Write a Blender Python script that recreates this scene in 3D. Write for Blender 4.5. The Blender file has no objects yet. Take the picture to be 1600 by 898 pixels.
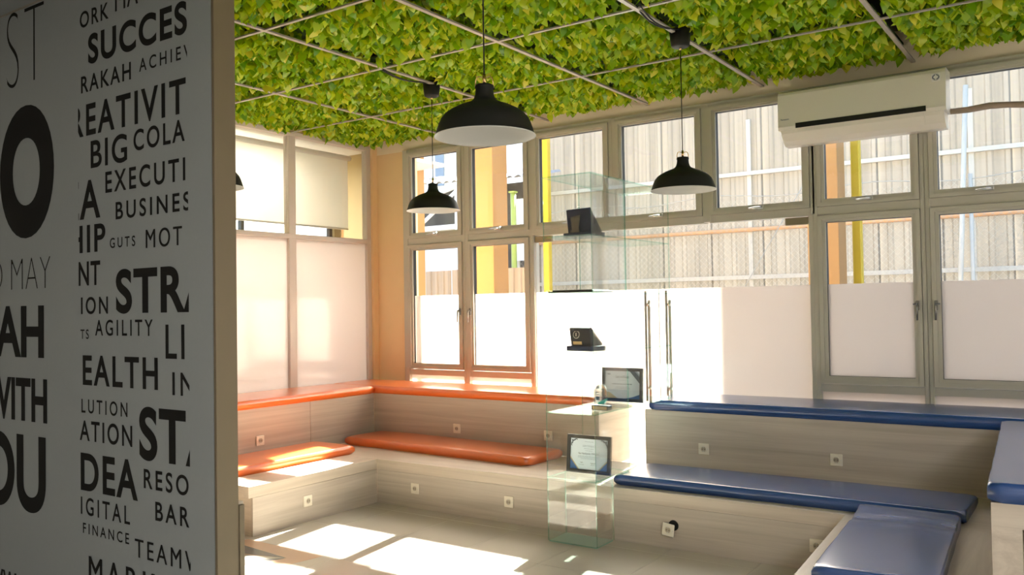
import bpy, bmesh, math, random
from mathutils import Vector, Matrix, Quaternion
random.seed(7)
PI = math.pi
SC = bpy.context.scene
COL = SC.collection

# ------------------------------------------------------------------ camera
cam_d = bpy.data.cameras.new('camera')
cam_d.sensor_fit = 'HORIZONTAL'
cam_d.sensor_width = 36.0
cam_d.lens = 1342.516 * 36.0 / 1600.0
cam_d.clip_start = 0.05
cam_d.clip_end = 200
cam = bpy.data.objects.new('camera', cam_d)
COL.objects.link(cam)
cam.matrix_world = Matrix(((0.82132158, 0.0267407, 0.5698384, 0.0),
                           (0.57023999, -0.01040137, -0.8214123, 0.0),
                           (-0.01603804, 0.99958829, -0.02379149, 1.65),
                           (0, 0, 0, 1)))
SC.camera = cam

# ------------------------------------------------------------------ sky, sun, exposure
world = bpy.data.worlds.new('sky')
SC.world = world
world.use_nodes = True
wn = world.node_tree
wn.nodes.clear()
wo = wn.nodes.new('ShaderNodeOutputWorld')
wb = wn.nodes.new('ShaderNodeBackground')
sky = wn.nodes.new('ShaderNodeTexSky')
sky.sky_type = 'NISHITA'
sky.sun_disc = False
sky.sun_elevation = math.radians(37)
sky.sun_rotation = math.radians(-9)
sky.air_density = 1.0
sky.dust_density = 2.5
wb.inputs['Strength'].default_value = 0.20
wn.links.new(sky.outputs[0], wb.inputs[0])
wn.links.new(wb.outputs[0], wo.inputs[0])

sun_d = bpy.data.lights.new('sun', 'SUN')
sun_d.energy = 16.0
sun_d.angle = math.radians(0.8)
sun_d.color = (1.0, 0.96, 0.90)
sun = bpy.data.objects.new('sun', sun_d)
COL.objects.link(sun)
sun.rotation_euler = Vector((0.16, -1.0, -0.764)).to_track_quat('-Z', 'Y').to_euler()
sun.location = (-4, 20, 16)

def area(name, loc, sx, sy, power, col=(1, 1, 1)):
    d = bpy.data.lights.new(name, 'AREA')
    d.shape = 'RECTANGLE'
    d.size, d.size_y = sx, sy
    d.energy = power
    d.color = col
    o = bpy.data.objects.new(name, d)
    COL.objects.link(o)
    o.location = loc
    return o
# added fill lights, unseen: behind the camera and in the room next door
FILL_LIGHTS = [((2.6, 0.6, 3.42), 34), ((1.6, -1.6, 3.42), 24)]
for i, (lc, pw) in enumerate(FILL_LIGHTS):
    area('hall_fill_light', (lc[0], lc[1], lc[2] - 0.03), 1.1, 0.5, pw, (0.93, 0.96, 1.0))
area('next_room_fill', (-7.8, 4.8, 3.36), 1.2, 2.5, 62, (1.0, 0.95, 0.88))  # added fill to brighten the room behind the partition

vs = SC.view_settings
SC.display_settings.display_device = 'sRGB'
vs.view_transform = 'Standard'
vs.look = 'None'
vs.exposure = 2.35
vs.gamma = 1.0
vs.use_curve_mapping = False
cy = SC.cycles
cy.max_bounces = 10
cy.diffuse_bounces = 5
cy.glossy_bounces = 4
cy.transmission_bounces = 6
cy.transparent_max_bounces = 24
cy.sample_clamp_indirect = 6.0
cy.caustics_reflective = False
cy.caustics_refractive = False

# ------------------------------------------------------------------ materials
def new_mat(name):
    m = bpy.data.materials.new(name)
    m.use_nodes = True
    nt = m.node_tree
    nt.nodes.clear()
    out = nt.nodes.new('ShaderNodeOutputMaterial')
    return m, nt, out

def N(nt, t, **kw):
    n = nt.nodes.new(t)
    for k, v in kw.items():
        if k in n.inputs:
            n.inputs[k].default_value = v
        else:
            setattr(n, k, v)
    return n

def rgba(c):
    return (c[0], c[1], c[2], 1.0)

def pbr(name, col, rough=0.5, metal=0.0, var=0.06, scale=6.0, bump=0.0, bscale=60.0, spec=0.5, coat=0.0):
    m, nt, out = new_mat(name)
    p = N(nt, 'ShaderNodeBsdfPrincipled', Roughness=rough, Metallic=metal)
    p.inputs['Specular IOR Level'].default_value = spec
    p.inputs['Coat Weight'].default_value = coat
    p.inputs['Coat Roughness'].default_value = 0.22
    tc = N(nt, 'ShaderNodeTexCoord')
    nz = N(nt, 'ShaderNodeTexNoise', Scale=scale, Detail=4.0)
    nt.links.new(tc.outputs['Object'], nz.inputs['Vector'])
    mx = N(nt, 'ShaderNodeMix', data_type='RGBA')
    mx.inputs[6].default_value = rgba([c * (1 - var) for c in col])
    mx.inputs[7].default_value = rgba([min(1, c * (1 + var)) for c in col])
    nt.links.new(nz.outputs['Fac'], mx.inputs[0])
    nt.links.new(mx.outputs[2], p.inputs['Base Color'])
    if bump:
        nb = N(nt, 'ShaderNodeTexNoise', Scale=bscale, Detail=3.0)
        nt.links.new(tc.outputs['Object'], nb.inputs['Vector'])
        b = N(nt, 'ShaderNodeBump', Strength=bump, Distance=0.01)
        nt.links.new(nb.outputs['Fac'], b.inputs['Height'])
        nt.links.new(b.outputs[0], p.inputs['Normal'])
    nt.links.new(p.outputs[0], out.inputs[0])
    return m

def wood(name, axis, light, dark):
    m, nt, out = new_mat(name)
    p = N(nt, 'ShaderNodeBsdfPrincipled', Roughness=0.42)
    tc = N(nt, 'ShaderNodeTexCoord')
    mp = N(nt, 'ShaderNodeMapping')
    sc = [9.0, 9.0, 16.0]
    sc[axis] = 0.55
    mp.inputs['Scale'].default_value = sc
    nt.links.new(tc.outputs['Object'], mp.inputs['Vector'])
    n1 = N(nt, 'ShaderNodeTexNoise', Scale=1.0, Detail=6.0, Roughness=0.6, Distortion=0.6)
    nt.links.new(mp.outputs[0], n1.inputs['Vector'])
    mp2 = N(nt, 'ShaderNodeMapping')
    sc2 = [60.0, 60.0, 120.0]
    sc2[axis] = 2.0
    mp2.inputs['Scale'].default_value = sc2
    nt.links.new(tc.outputs['Object'], mp2.inputs['Vector'])
    n2 = N(nt, 'ShaderNodeTexNoise', Scale=1.0, Detail=3.0)
    nt.links.new(mp2.outputs[0], n2.inputs['Vector'])
    r = N(nt, 'ShaderNodeValToRGB')
    r.color_ramp.elements[0].position = 0.32
    r.color_ramp.elements[0].color = rgba(dark)
    r.color_ramp.elements[1].position = 0.62
    r.color_ramp.elements[1].color = rgba(light)
    nt.links.new(n1.outputs['Fac'], r.inputs[0])
    mx = N(nt, 'ShaderNodeMix', data_type='RGBA', blend_type='MULTIPLY')
    mx.inputs[0].default_value = 0.13
    nt.links.new(r.outputs[0], mx.inputs[6])
    nt.links.new(n2.outputs['Fac'], mx.inputs[7])
    nt.links.new(mx.outputs[2], p.inputs['Base Color'])
    nt.links.new(p.outputs[0], out.inputs[0])
    return m

def clear_glass(name, tint=(1, 1, 1), gloss=0.05, gtint=(1, 1, 1)):
    m, nt, out = new_mat(name)
    t = N(nt, 'ShaderNodeBsdfTransparent', Color=rgba(tint))
    g = N(nt, 'ShaderNodeBsdfGlossy', Roughness=0.02, Color=rgba(gtint))
    lw = N(nt, 'ShaderNodeLayerWeight', Blend=0.16)
    ma = N(nt, 'ShaderNodeMath', operation='MULTIPLY_ADD')
    ma.inputs[1].default_value = 0.45
    ma.inputs[2].default_value = gloss
    nt.links.new(lw.outputs['Fresnel'], ma.inputs[0])
    mx = N(nt, 'ShaderNodeMixShader')
    nt.links.new(ma.outputs[0], mx.inputs[0])
    nt.links.new(t.outputs[0], mx.inputs[1])
    nt.links.new(g.outputs[0], mx.inputs[2])
    nt.links.new(mx.outputs[0], out.inputs[0])
    return m

def film(name, col, trans=0.6, clear=0.0, gloss=0.04, rough=0.3):
    m, nt, out = new_mat(name)
    d = N(nt, 'ShaderNodeBsdfDiffuse', Color=rgba(col))
    t = N(nt, 'ShaderNodeBsdfTranslucent', Color=rgba(col))
    m1 = N(nt, 'ShaderNodeMixShader', Fac=trans)
    nt.links.new(d.outputs[0], m1.inputs[1])
    nt.links.new(t.outputs[0], m1.inputs[2])
    tp = N(nt, 'ShaderNodeBsdfTransparent')
    m2 = N(nt, 'ShaderNodeMixShader', Fac=clear)
    nt.links.new(m1.outputs[0], m2.inputs[1])
    nt.links.new(tp.outputs[0], m2.inputs[2])
    g = N(nt, 'ShaderNodeBsdfGlossy', Roughness=rough)
    m3 = N(nt, 'ShaderNodeMixShader', Fac=gloss)
    nt.links.new(m2.outputs[0], m3.inputs[1])
    nt.links.new(g.outputs[0], m3.inputs[2])
    nt.links.new(m3.outputs[0], out.inputs[0])
    return m

def leaf_mat():
    m, nt, out = new_mat('leaf_green')
    oi = N(nt, 'ShaderNodeObjectInfo')
    ge = N(nt, 'ShaderNodeNewGeometry')
    ad = N(nt, 'ShaderNodeMath', operation='ADD')
    nt.links.new(oi.outputs['Random'], ad.inputs[0])
    nt.links.new(ge.outputs['Random Per Island'], ad.inputs[1])
    fr = N(nt, 'ShaderNodeMath', operation='FRACT')
    nt.links.new(ad.outputs[0], fr.inputs[0])
    r = N(nt, 'ShaderNodeValToRGB')
    els = r.color_ramp.elements
    els[0].position = 0.0
    els[0].color = rgba((0.13, 0.32, 0.004))
    els[1].position = 1.0
    els[1].color = rgba((0.76, 0.70, 0.06))
    for pos, c in ((0.25, (0.25, 0.45, 0.004)), (0.60, (0.40, 0.56, 0.005)), (0.90, (0.54, 0.62, 0.012))):
        e = els.new(pos)
        e.color = rgba(c)
    nt.links.new(fr.outputs[0], r.inputs[0])
    d = N(nt, 'ShaderNodeBsdfDiffuse')
    t = N(nt, 'ShaderNodeBsdfTranslucent')
    nt.links.new(r.outputs[0], d.inputs[0])
    nt.links.new(r.outputs[0], t.inputs[0])
    m1 = N(nt, 'ShaderNodeMixShader', Fac=0.35)
    nt.links.new(d.outputs[0], m1.inputs[1])
    nt.links.new(t.outputs[0], m1.inputs[2])
    g = N(nt, 'ShaderNodeBsdfGlossy', Roughness=0.3)
    m2 = N(nt, 'ShaderNodeMixShader', Fac=0.04)
    nt.links.new(m1.outputs[0], m2.inputs[1])
    nt.links.new(g.outputs[0], m2.inputs[2])
    nt.links.new(m2.outputs[0], out.inputs[0])
    return m

def sheet_mat(name, col, trans):
    m, nt, out = new_mat(name)
    tc = N(nt, 'ShaderNodeTexCoord')
    mp = N(nt, 'ShaderNodeMapping')
    mp.inputs['Scale'].default_value = (7.0, 1.0, 0.25)
    nt.links.new(tc.outputs['Object'], mp.inputs['Vector'])
    nz = N(nt, 'ShaderNodeTexNoise', Scale=1.0, Detail=5.0)
    nt.links.new(mp.outputs[0], nz.inputs['Vector'])
    r = N(nt, 'ShaderNodeValToRGB')
    r.color_ramp.elements[0].position = 0.3
    r.color_ramp.elements[0].color = rgba([c * 0.72 for c in col])
    r.color_ramp.elements[1].position = 0.6
    r.color_ramp.elements[1].color = rgba(col)
    nt.links.new(nz.outputs['Fac'], r.inputs[0])
    d = N(nt, 'ShaderNodeBsdfDiffuse')
    t = N(nt, 'ShaderNodeBsdfTranslucent')
    nt.links.new(r.outputs[0], d.inputs[0])
    nt.links.new(r.outputs[0], t.inputs[0])
    mx = N(nt, 'ShaderNodeMixShader', Fac=trans)
    nt.links.new(d.outputs[0], mx.inputs[1])
    nt.links.new(t.outputs[0], mx.inputs[2])
    nt.links.new(mx.outputs[0], out.inputs[0])
    return m

M = {}
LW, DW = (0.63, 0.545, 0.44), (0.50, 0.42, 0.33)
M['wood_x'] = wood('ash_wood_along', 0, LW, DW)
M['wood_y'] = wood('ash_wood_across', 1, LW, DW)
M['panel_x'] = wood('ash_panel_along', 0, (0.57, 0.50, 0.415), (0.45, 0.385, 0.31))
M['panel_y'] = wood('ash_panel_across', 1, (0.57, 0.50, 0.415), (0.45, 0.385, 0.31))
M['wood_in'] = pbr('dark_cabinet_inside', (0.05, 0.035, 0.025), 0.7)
M['orange'] = pbr('orange_vinyl', (0.88, 0.19, 0.035), 0.28, var=0.04, bump=0.10, bscale=9.0, spec=0.8, coat=0.5)
M['blue'] = pbr('navy_vinyl', (0.024, 0.075, 0.24), 0.27, var=0.08, bump=0.10, bscale=7.0, spec=0.9, coat=0.35)
M['frame'] = pbr('painted_aluminium', (0.50, 0.47, 0.39), 0.42, var=0.04)
M['frame_bounce'] = pbr('bounce_lit_aluminium', (0.62, 0.55, 0.49), 0.42, var=0.04)  # frame paint made paler and pinker: warm bounced light put into the colour
M['gasket'] = pbr('dark_gasket', (0.04, 0.04, 0.035), 0.6)
M['wall'] = pbr('cream_wall_paint', (0.84, 0.61, 0.34), 0.7, var=0.03, bump=0.03)
M['lintel'] = pbr('brightened_lintel_paint', (0.90, 0.78, 0.58), 0.5, var=0.02)  # wall cream with extra light put into the colour, against the leaves' shade
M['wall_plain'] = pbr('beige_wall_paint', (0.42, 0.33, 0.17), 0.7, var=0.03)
M['hall'] = pbr('hall_wall_paint', (0.70, 0.67, 0.62), 0.7, var=0.03)
M['print'] = pbr('grey_print_vinyl', (0.36, 0.39, 0.40), 0.65, var=0.03, scale=40.0, bump=0.03, bscale=300)
M['ink'] = pbr('black_lettering', (0.016, 0.015, 0.013), 0.75, var=0.1, spec=0.2)
M['edge'] = pbr('tan_wall_edge', (0.20, 0.155, 0.095), 0.55, var=0.05)
M['tile'] = pbr('cream_floor_tile', (0.53, 0.49, 0.42), 0.10, var=0.04, scale=3.0, spec=0.5)
M['grout'] = pbr('grey_grout', (0.33, 0.30, 0.25), 0.8)
M['pink_tile'] = pbr('pinkish_inlay_tile', (0.55, 0.36, 0.25), 0.12, var=0.05)
M['slate_tile'] = pbr('slate_grey_inlay_tile', (0.15, 0.15, 0.15), 0.12, var=0.1)
M['glass'] = clear_glass('window_glass', (0.98, 0.99, 0.98), 0.02)
M['tower'] = clear_glass('showcase_glass', (0.985, 0.995, 0.99), 0.03)
M['shelf'] = clear_glass('shelf_glass', (0.92, 0.98, 0.96), 0.06)
M['base_glass'] = film('mint_base_glass', (0.72, 0.95, 0.87), 0.3, 0.45, 0.06, 0.1)
M['tower_edge'] = clear_glass('showcase_glass_edge', (0.62, 0.86, 0.80), 0.12, (0.8, 1.0, 0.95))
M['frost'] = film('frosted_film', (0.78, 0.71, 0.64), 0.72, 0.10, 0.02)
M['frost_in'] = film('frosted_partition_film', (0.80, 0.74, 0.70), 0.55, 0.04, 0.07, 0.12)
M['blind'] = film('white_blind_cloth', (0.90, 0.88, 0.82), 0.4, 0.0, 0.0)
M['black'] = pbr('matt_black_metal', (0.014, 0.014, 0.011), 0.6, var=0.1, spec=0.3)
M['lining'] = pbr('white_lamp_lining', (0.58, 0.58, 0.56), 0.6, var=0.02)
M['brass'] = pbr('brass', (0.75, 0.50, 0.22), 0.25, metal=1.0)
M['steel'] = pbr('brushed_steel', (0.62, 0.62, 0.60), 0.28, metal=1.0)
M['dark_steel'] = pbr('dark_steel', (0.25, 0.24, 0.22), 0.35, metal=0.9)
M['bronze'] = pbr('bronze_fitting', (0.32, 0.26, 0.17), 0.4, metal=0.7)
M['plastic'] = pbr('ivory_plastic', (0.80, 0.74, 0.61), 0.35, var=0.02)
M['plastic_dark'] = pbr('socket_recess', (0.42, 0.36, 0.27), 0.45)
M['ac'] = pbr('white_plastic_shell', (0.74, 0.70, 0.61), 0.3, var=0.02)
M['tape'] = pbr('brown_pipe_wrap', (0.36, 0.27, 0.20), 0.7, var=0.2, scale=25)
M['leaf'] = leaf_mat()
M['mat_back'] = pbr('dark_green_mat', (0.035, 0.065, 0.010), 0.9, var=0.3)
M['void'] = pbr('dark_ceiling_void', (0.03, 0.028, 0.022), 0.9)
M['tbar'] = pbr('ceiling_bar', (0.36, 0.32, 0.265), 0.45, var=0.05)
M['white'] = pbr('white_paint', (0.78, 0.76, 0.72), 0.6, var=0.02)
M['velvet'] = pbr('navy_velvet', (0.010, 0.018, 0.055), 0.75, var=0.2)
M['velvet_dark'] = pbr('black_velvet', (0.012, 0.013, 0.020), 0.7, var=0.2)
M['gold'] = pbr('gold_plate', (0.72, 0.50, 0.25), 0.35, metal=0.6)
M['paper'] = pbr('certificate_paper', (0.74, 0.84, 0.93), 0.6, var=0.03)
M['paper_ink'] = pbr('certificate_ink', (0.10, 0.13, 0.17), 0.6)
M['paper_grey'] = pbr('certificate_pale_ink', (0.33, 0.42, 0.50), 0.6)
M['paper_blue'] = pbr('certificate_blue', (0.05, 0.16, 0.42), 0.6)
M['paper_gold'] = pbr('certificate_gold', (0.55, 0.45, 0.22), 0.5)
M['pframe'] = pbr('black_picture_frame', (0.025, 0.026, 0.026), 0.35)
M['crystal'] = clear_glass('crystal_award', (0.80, 0.90, 0.90), 0.22)
M['teal'] = pbr('teal_print', (0.06, 0.58, 0.46), 0.4)
M['peach'] = pbr('orange_print', (0.80, 0.42, 0.20), 0.4)
M['yellow_col'] = pbr('ochre_yellow_paint', (0.36, 0.19, 0.065), 0.75, var=0.05, scale=2.0)
M['yellow_pole'] = pbr('bright_yellow_paint', (0.52, 0.36, 0.012), 0.5, var=0.05)
M['green_pole'] = pbr('moss_green_paint', (0.34, 0.42, 0.08), 0.5, var=0.15)
M['sheet'] = sheet_mat('fence_sheet', (0.30, 0.268, 0.222), 0.06)
M['sheet_low'] = sheet_mat('low_fence_sheet', (0.40, 0.33, 0.26), 0.06)
M['rail'] = pbr('fence_rail_paint', (0.58, 0.54, 0.46), 0.6)
M['rust'] = pbr('rusty_orange_pipe', (0.72, 0.40, 0.20), 0.6, var=0.15)
M['wire'] = pbr('galvanised_wire', (0.45, 0.42, 0.36), 0.5, metal=0.3)
M['ground'] = pbr('pale_concrete', (0.60, 0.56, 0.50), 0.85, var=0.1, scale=1.5, bump=0.1)
M['roof'] = pbr('grey_roof_sheet', (0.40, 0.38, 0.36), 0.6, var=0.1)
M['shed'] = pbr('dark_shed_wall', (0.06, 0.055, 0.05), 0.8)
M['pane_dark'] = pbr('far_window_pane', (0.20, 0.24, 0.30), 0.2)

# ------------------------------------------------------------------ mesh helpers
class MB:
    def __init__(self):
        self.v, self.f, self.m, self.sm = [], [], [], []
    def add(self, vs, fs, m=0, smooth=False):
        b = len(self.v)
        self.v += [tuple(x) for x in vs]
        for f in fs:
            self.f.append([i + b for i in f])
            self.m.append(m)
            self.sm.append(smooth)
        return self
    def box(self, x0, x1, y0, y1, z0, z1, m=0):
        vs = [(x, y, z) for x in (x0, x1) for y in (y0, y1) for z in (z0, z1)]
        fs = [(0, 1, 3, 2), (4, 6, 7, 5), (0, 4, 5, 1), (2, 3, 7, 6), (0, 2, 6, 4), (1, 5, 7, 3)]
        return self.add(vs, fs, m)
    def bbox(self, x0, x1, y0, y1, z0, z1, w=0.004, m=0, seg=1):
        bm = bmesh.new()
        vs = [bm.verts.new((x, y, z)) for x in (x0, x1) for y in (y0, y1) for z in (z0, z1)]
        for f in [(0, 1, 3, 2), (4, 6, 7, 5), (0, 4, 5, 1), (2, 3, 7, 6), (0, 2, 6, 4), (1, 5, 7, 3)]:
            bm.faces.new([vs[i] for i in f])
        bmesh.ops.bevel(bm, geom=list(bm.edges), offset=w, segments=seg, profile=0.5, affect='EDGES')
        bm.verts.index_update()
        self.add([v.co[:] for v in bm.verts], [[v.index for v in f.verts] for f in bm.faces], m)
        bm.free()
        return self
    def prism(self, poly, z0, z1, m=0):
        n = len(poly)
        vs = [(x, y, z0) for x, y in poly] + [(x, y, z1) for x, y in poly]
        fs = [tuple(reversed(range(n))), tuple(range(n, 2 * n))]
        fs += [(i, (i + 1) % n, n + (i + 1) % n, n + i) for i in range(n)]
        return self.add(vs, fs, m)
    def extrude(self, poly3, d, m=0):
        n = len(poly3)
        d = Vector(d)
        a = [Vector(p) for p in poly3]
        vs = a + [p + d for p in a]
        fs = [tuple(reversed(range(n))), tuple(range(n, 2 * n))]
        fs += [(i, (i + 1) % n, n + (i + 1) % n, n + i) for i in range(n)]
        return self.add(vs, fs, m)
    def tube(self, pts, r, n=8, m=0, cap=True, closed=False):
        pts = [Vector(p) for p in pts]
        k = len(pts)
        vs, fs = [], []
        prev = None
        for i, p in enumerate(pts):
            if closed:
                t = pts[(i + 1) % k] - pts[i - 1]
            else:
                t = pts[min(i + 1, k - 1)] - pts[max(i - 1, 0)]
            t.normalize()
            u = prev if prev is not None else (Vector((0, 0, 1)) if abs(t.z) < 0.9 else Vector((1, 0, 0)))
            u = (u - t * u.dot(t)).normalized()
            prev = u
            w = t.cross(u)
            rr = r[i] if isinstance(r, (list, tuple)) else r
            vs += [p + (u * math.cos(2 * PI * j / n) + w * math.sin(2 * PI * j / n)) * rr for j in range(n)]
        for i in range(k if closed else k - 1):
            a, b = i * n, ((i + 1) % k) * n
            fs += [(a + j, a + (j + 1) % n, b + (j + 1) % n, b + j) for j in range(n)]
        if cap and not closed:
            fs.append(tuple(reversed(range(n))))
            fs.append(tuple(range((k - 1) * n, k * n)))
        return self.add(vs, fs, m, True)
    def lathe(self, prof, c=(0, 0, 0), n=40, m=0):
        vs, fs = [], []
        for r, z in prof:
            vs += [(c[0] + r * math.cos(2 * PI * j / n), c[1] + r * math.sin(2 * PI * j / n), c[2] + z) for j in range(n)]
        for i in range(len(prof) - 1):
            a, b = i * n, (i + 1) * n
            fs += [(a + j, a + (j + 1) % n, b + (j + 1) % n, b + j) for j in range(n)]
        return self.add(vs, fs, m, True)
    def disc(self, c, r, axis, n=20, h=0.002, m=0):
        c = Vector(c)
        a = Vector(axis).normalized()
        u = a.orthogonal().normalized()
        w = a.cross(u)
        return self.extrude([c + (u * math.cos(2 * PI * j / n) + w * math.sin(2 * PI * j / n)) * r for j in range(n)], a * h, m)
    def mesh(self, name, mats):
        me = bpy.data.meshes.new(name)
        me.from_pydata(self.v, [], self.f)
        for mt in mats:
            me.materials.append(mt)
        me.polygons.foreach_set('material_index', self.m)
        me.polygons.foreach_set('use_smooth', self.sm)
        bm = bmesh.new()
        bm.from_mesh(me)
        bmesh.ops.recalc_face_normals(bm, faces=bm.faces)
        bm.to_mesh(me)
        bm.free()
        me.update()
        return me
    def build(self, name, mats, parent=None):
        if not isinstance(mats, (list, tuple)):
            mats = [mats]
        return link(name, self.mesh(name, mats), parent)

def link(name, me, parent=None):
    o = bpy.data.objects.new(name, me)
    COL.objects.link(o)
    if parent is not None:
        o.parent = parent
        if parent.type == 'EMPTY' and parent.get('_w'):
            o.location = -Vector(parent['_w'])
    return o

def tag(o, label=None, cat=None, group=None, kind=None):
    if label: o['label'] = label
    if cat: o['category'] = cat
    if group: o['group'] = group
    if kind: o['kind'] = kind
    return o

def thing(name, loc, label=None, cat=None, group=None, kind=None, local=False):
    """Empty at the base of a thing; parts are modelled in world coordinates unless local=True."""
    o = bpy.data.objects.new(name, None)
    o.empty_display_size = 0.1
    COL.objects.link(o)
    o.location = loc
    if not local and Vector(loc).length > 0:
        o['_w'] = tuple(loc)
    return tag(o, label, cat, group, kind)

def copy_tree(o, parent=None):
    c = o.copy()
    COL.objects.link(c)
    if parent is not None:
        c.parent = parent
    for ch in list(o.children):
        copy_tree(ch, c)
    return c

def struct(name, mb, mat, parent=None):
    o = mb.build(name, mat, parent)
    o['kind'] = 'structure'
    return o

# ------------------------------------------------------------------ room shell
XL, YW = -6.78, 7.08           # left partition plane, window wall plane
ZG = 3.50                      # ceiling grid
YP = 2.5                       # printed wing wall
struct('floor', MB().box(-9.0, 4.8, -4.2, 7.25, -0.12, -0.006), M['grout'])
FLOOR = bpy.data.objects['floor']
tile_me = MB().bbox(0.0015, 0.6035, 0.0015, 0.6035, -0.03, 0.0, 0.0012).mesh('tile', [M['tile']])
PITCH = 0.605
X0, Y0 = -2.465, 4.06
for i in range(-7, 12):
    for j in range(-13, 5):
        t = bpy.data.objects.new('tile', tile_me)
        COL.objects.link(t)
        t.parent = FLOOR
        t.location = (X0 + i * PITCH, Y0 + j * PITCH, 0.0)

# star inlay in the floor
def inlay(poly, mat, z):
    return MB().prism(poly, z - 0.0008, z).build('inlay_tile', mat, FLOOR)
inlay([(-4.391, 4.047), (-5.19, 4.062), (-5.19, 3.36), (-4.50, 3.46)], M['pink_tile'], 0.0008)
inlay([(-4.571, 3.885), (-5.12, 3.94), (-5.06, 3.76)], M['slate_tile'], 0.0016)
inlay([(-4.571, 3.872), (-5.06, 3.74), (-4.70, 3.56)], M['slate_tile'], 0.0016)
lens = [(-4.575 - 0.45 * t - 0.0, 3.878 - 0.26 * t + 0.05 * math.sin(PI * t)) for t in [k / 8 for k in range(9)]]
lens += [(-4.575 - 0.45 * t, 3.878 - 0.26 * t - 0.05 * math.sin(PI * t)) for t in [k / 8 for k in range(7, 0, -1)]]
inlay(lens, M['tile'], 0.0024)
for o in FLOOR.children:
    if o.name.startswith('inlay'):
        o['label'] = 'dark or pinkish piece of the star inlay'

struct('ceiling', MB().box(-9.0, 4.8, -4.2, 7.25, 3.72, 3.84), M['void'])
struct('ceiling.001', MB().box(-6.78, 4.8, -4.2, 1.35, 3.46, 3.50), M['white'])
struct('ceiling.002', MB().box(-8.75, -6.9, 2.62, 8.5, 3.46, 3.50), M['white'])
# window wall: lintel, corner pier, parts out of view
struct('wall_lintel', MB().box(-6.84, 4.8, 7.06, 7.26, 3.385, 3.72), M['lintel'])
struct('wall_window', MB().box(-6.84, -6.30, 7.06, 7.26, 0.0, 3.385), M['wall'])
struct('wall_left', MB().box(-6.84, -6.72, 6.985, 7.06, 0.0, 3.72), M['wall'])
struct('wall_right', MB().box(4.65, 4.8, -4.2, 7.26, 0.0, 3.72), M['hall'])
struct('wall_back', MB().box(-7.0, 4.8, -4.2, -4.05, 0.0, 3.72), M['hall'])
struct('wall_side', MB().box(-7.0, -6.85, -4.05, 2.5, 0.0, 3.72), M['hall'])

# printed wing wall at the left
pw = struct('wall_printed', MB().box(-7.0, -3.428, YP + 0.003, YP + 0.114, 0.0, 3.72, 0), [M['edge']])
pn = MB().box(-6.99, -3.432, YP - 0.003, YP + 0.003, 0.0, 3.72).build('print_panel', M['print'], pw)
tag(pn, 'grey printed panel with black lettering')
MB().bbox(-3.428, -3.410, YP - 0.004, YP + 0.116, 0.0, 3.72, 0.002).build('edge_strip', M['edge'], pw)

WORDS = [('ST', -6.492, -5.955, 3.286, 3.831, 1.1, -0.03), ('O', -6.584, -5.826, 2.191, 3.126, 1, 0.055), ('D MAY', -6.715, -5.879, 1.837, 2.059, 1, -0.028), ('LAH', -6.856, -5.966, 1.36, 1.731, 1, 0.03), ('WITH', -6.798, -5.927, 0.917, 1.226, 1, 0.03), ('OU', -6.87, -5.947, 0.289, 0.827, 1, 0.03), ('WW.', -6.742, -6.318, -0.318, -0.155, 1.1, 0.03), ('ORK', -5.493, -5.153, 3.524, 3.633, 1.25, 0.015), ('MA', -5.079, -4.827, 3.548, 3.71, 1.1, 0.008), ('SUCCESS', -5.394, -4.191, 3.271, 3.47, 1.15, 0.03), ('RAKAH', -5.481, -4.908, 3.095, 3.208, 1.25, 0.015), ('ACHIEV', -4.82, -4.299, 3.125, 3.207, 1.45, 0.01), ('REATIVIT', -5.609, -4.352, 2.81, 3.022, 1.2, 0.02), ('BIG', -5.369, -4.954, 2.593, 2.775, 1.15, 0.015), ('COLA', -4.884, -4.365, 2.647, 2.78, 1.25, 0.015), ('EXECUTI', -5.199, -4.362, 2.418, 2.556, 1.3, 0.015), ('EA', -5.66, -5.259, 2.269, 2.527, 1.1, 0.02), ('BUSINES', -5.084, -4.315, 2.242, 2.354, 1.35, 0.015), ('HIP', -5.639, -5.202, 2.052, 2.236, 1.15, 0.02), ('GUTS', -5.151, -4.872, 2.066, 2.131, 1.5, 0.01), ('MOT', -4.761, -4.396, 2.045, 2.161, 1.3, 0.006), ('NT', -5.522, -5.263, 1.839, 2.0, 1.1, 0.02), ('STRA', -5.086, -4.09, 1.656, 1.936, 1.1, 0.03), ('TION', -5.62, -5.176, 1.655, 1.767, 1.3, 0.015), ('TS', -5.501, -5.401, 1.495, 1.557, 1.3, 0.005), ('AGILITY', -5.325, -4.694, 1.517, 1.619, 1.4, 0.01), ('LIF', -4.566, -4.221, 1.385, 1.592, 1.2, 0.01), ('EALTH', -5.475, -4.645, 1.197, 1.395, 1.2, 0.02), ('IN', -4.501, -4.291, 1.174, 1.312, 1.3, 0.01), ('LUTION', -5.492, -4.966, 1.018, 1.109, 1.45, 0.01), ('ATION', -5.514, -4.915, 0.839, 0.972, 1.25, 0.015), ('STA', -4.841, -4.06, 0.773, 1.1, 1.1, 0.03), ('DEA', -5.505, -4.859, 0.518, 0.767, 1.15, 0.025), ('RESO', -4.796, -4.351, 0.604, 0.723, 1.35, 0.015), ('IGITAL', -5.504, -4.944, 0.364, 0.479, 1.4, 0.01), ('BAR', -4.679, -4.347, 0.425, 0.54, 1.35, 0.015), ('FINANCE', -5.48, -4.955, 0.244, 0.312, 1.45, 0.01), ('TEAMW', -4.894, -4.225, 0.179, 0.294, 1.35, 0.006), ('MARKE', -5.413, -4.517, -0.069, 0.114, 1.3, 0.006)]

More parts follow.
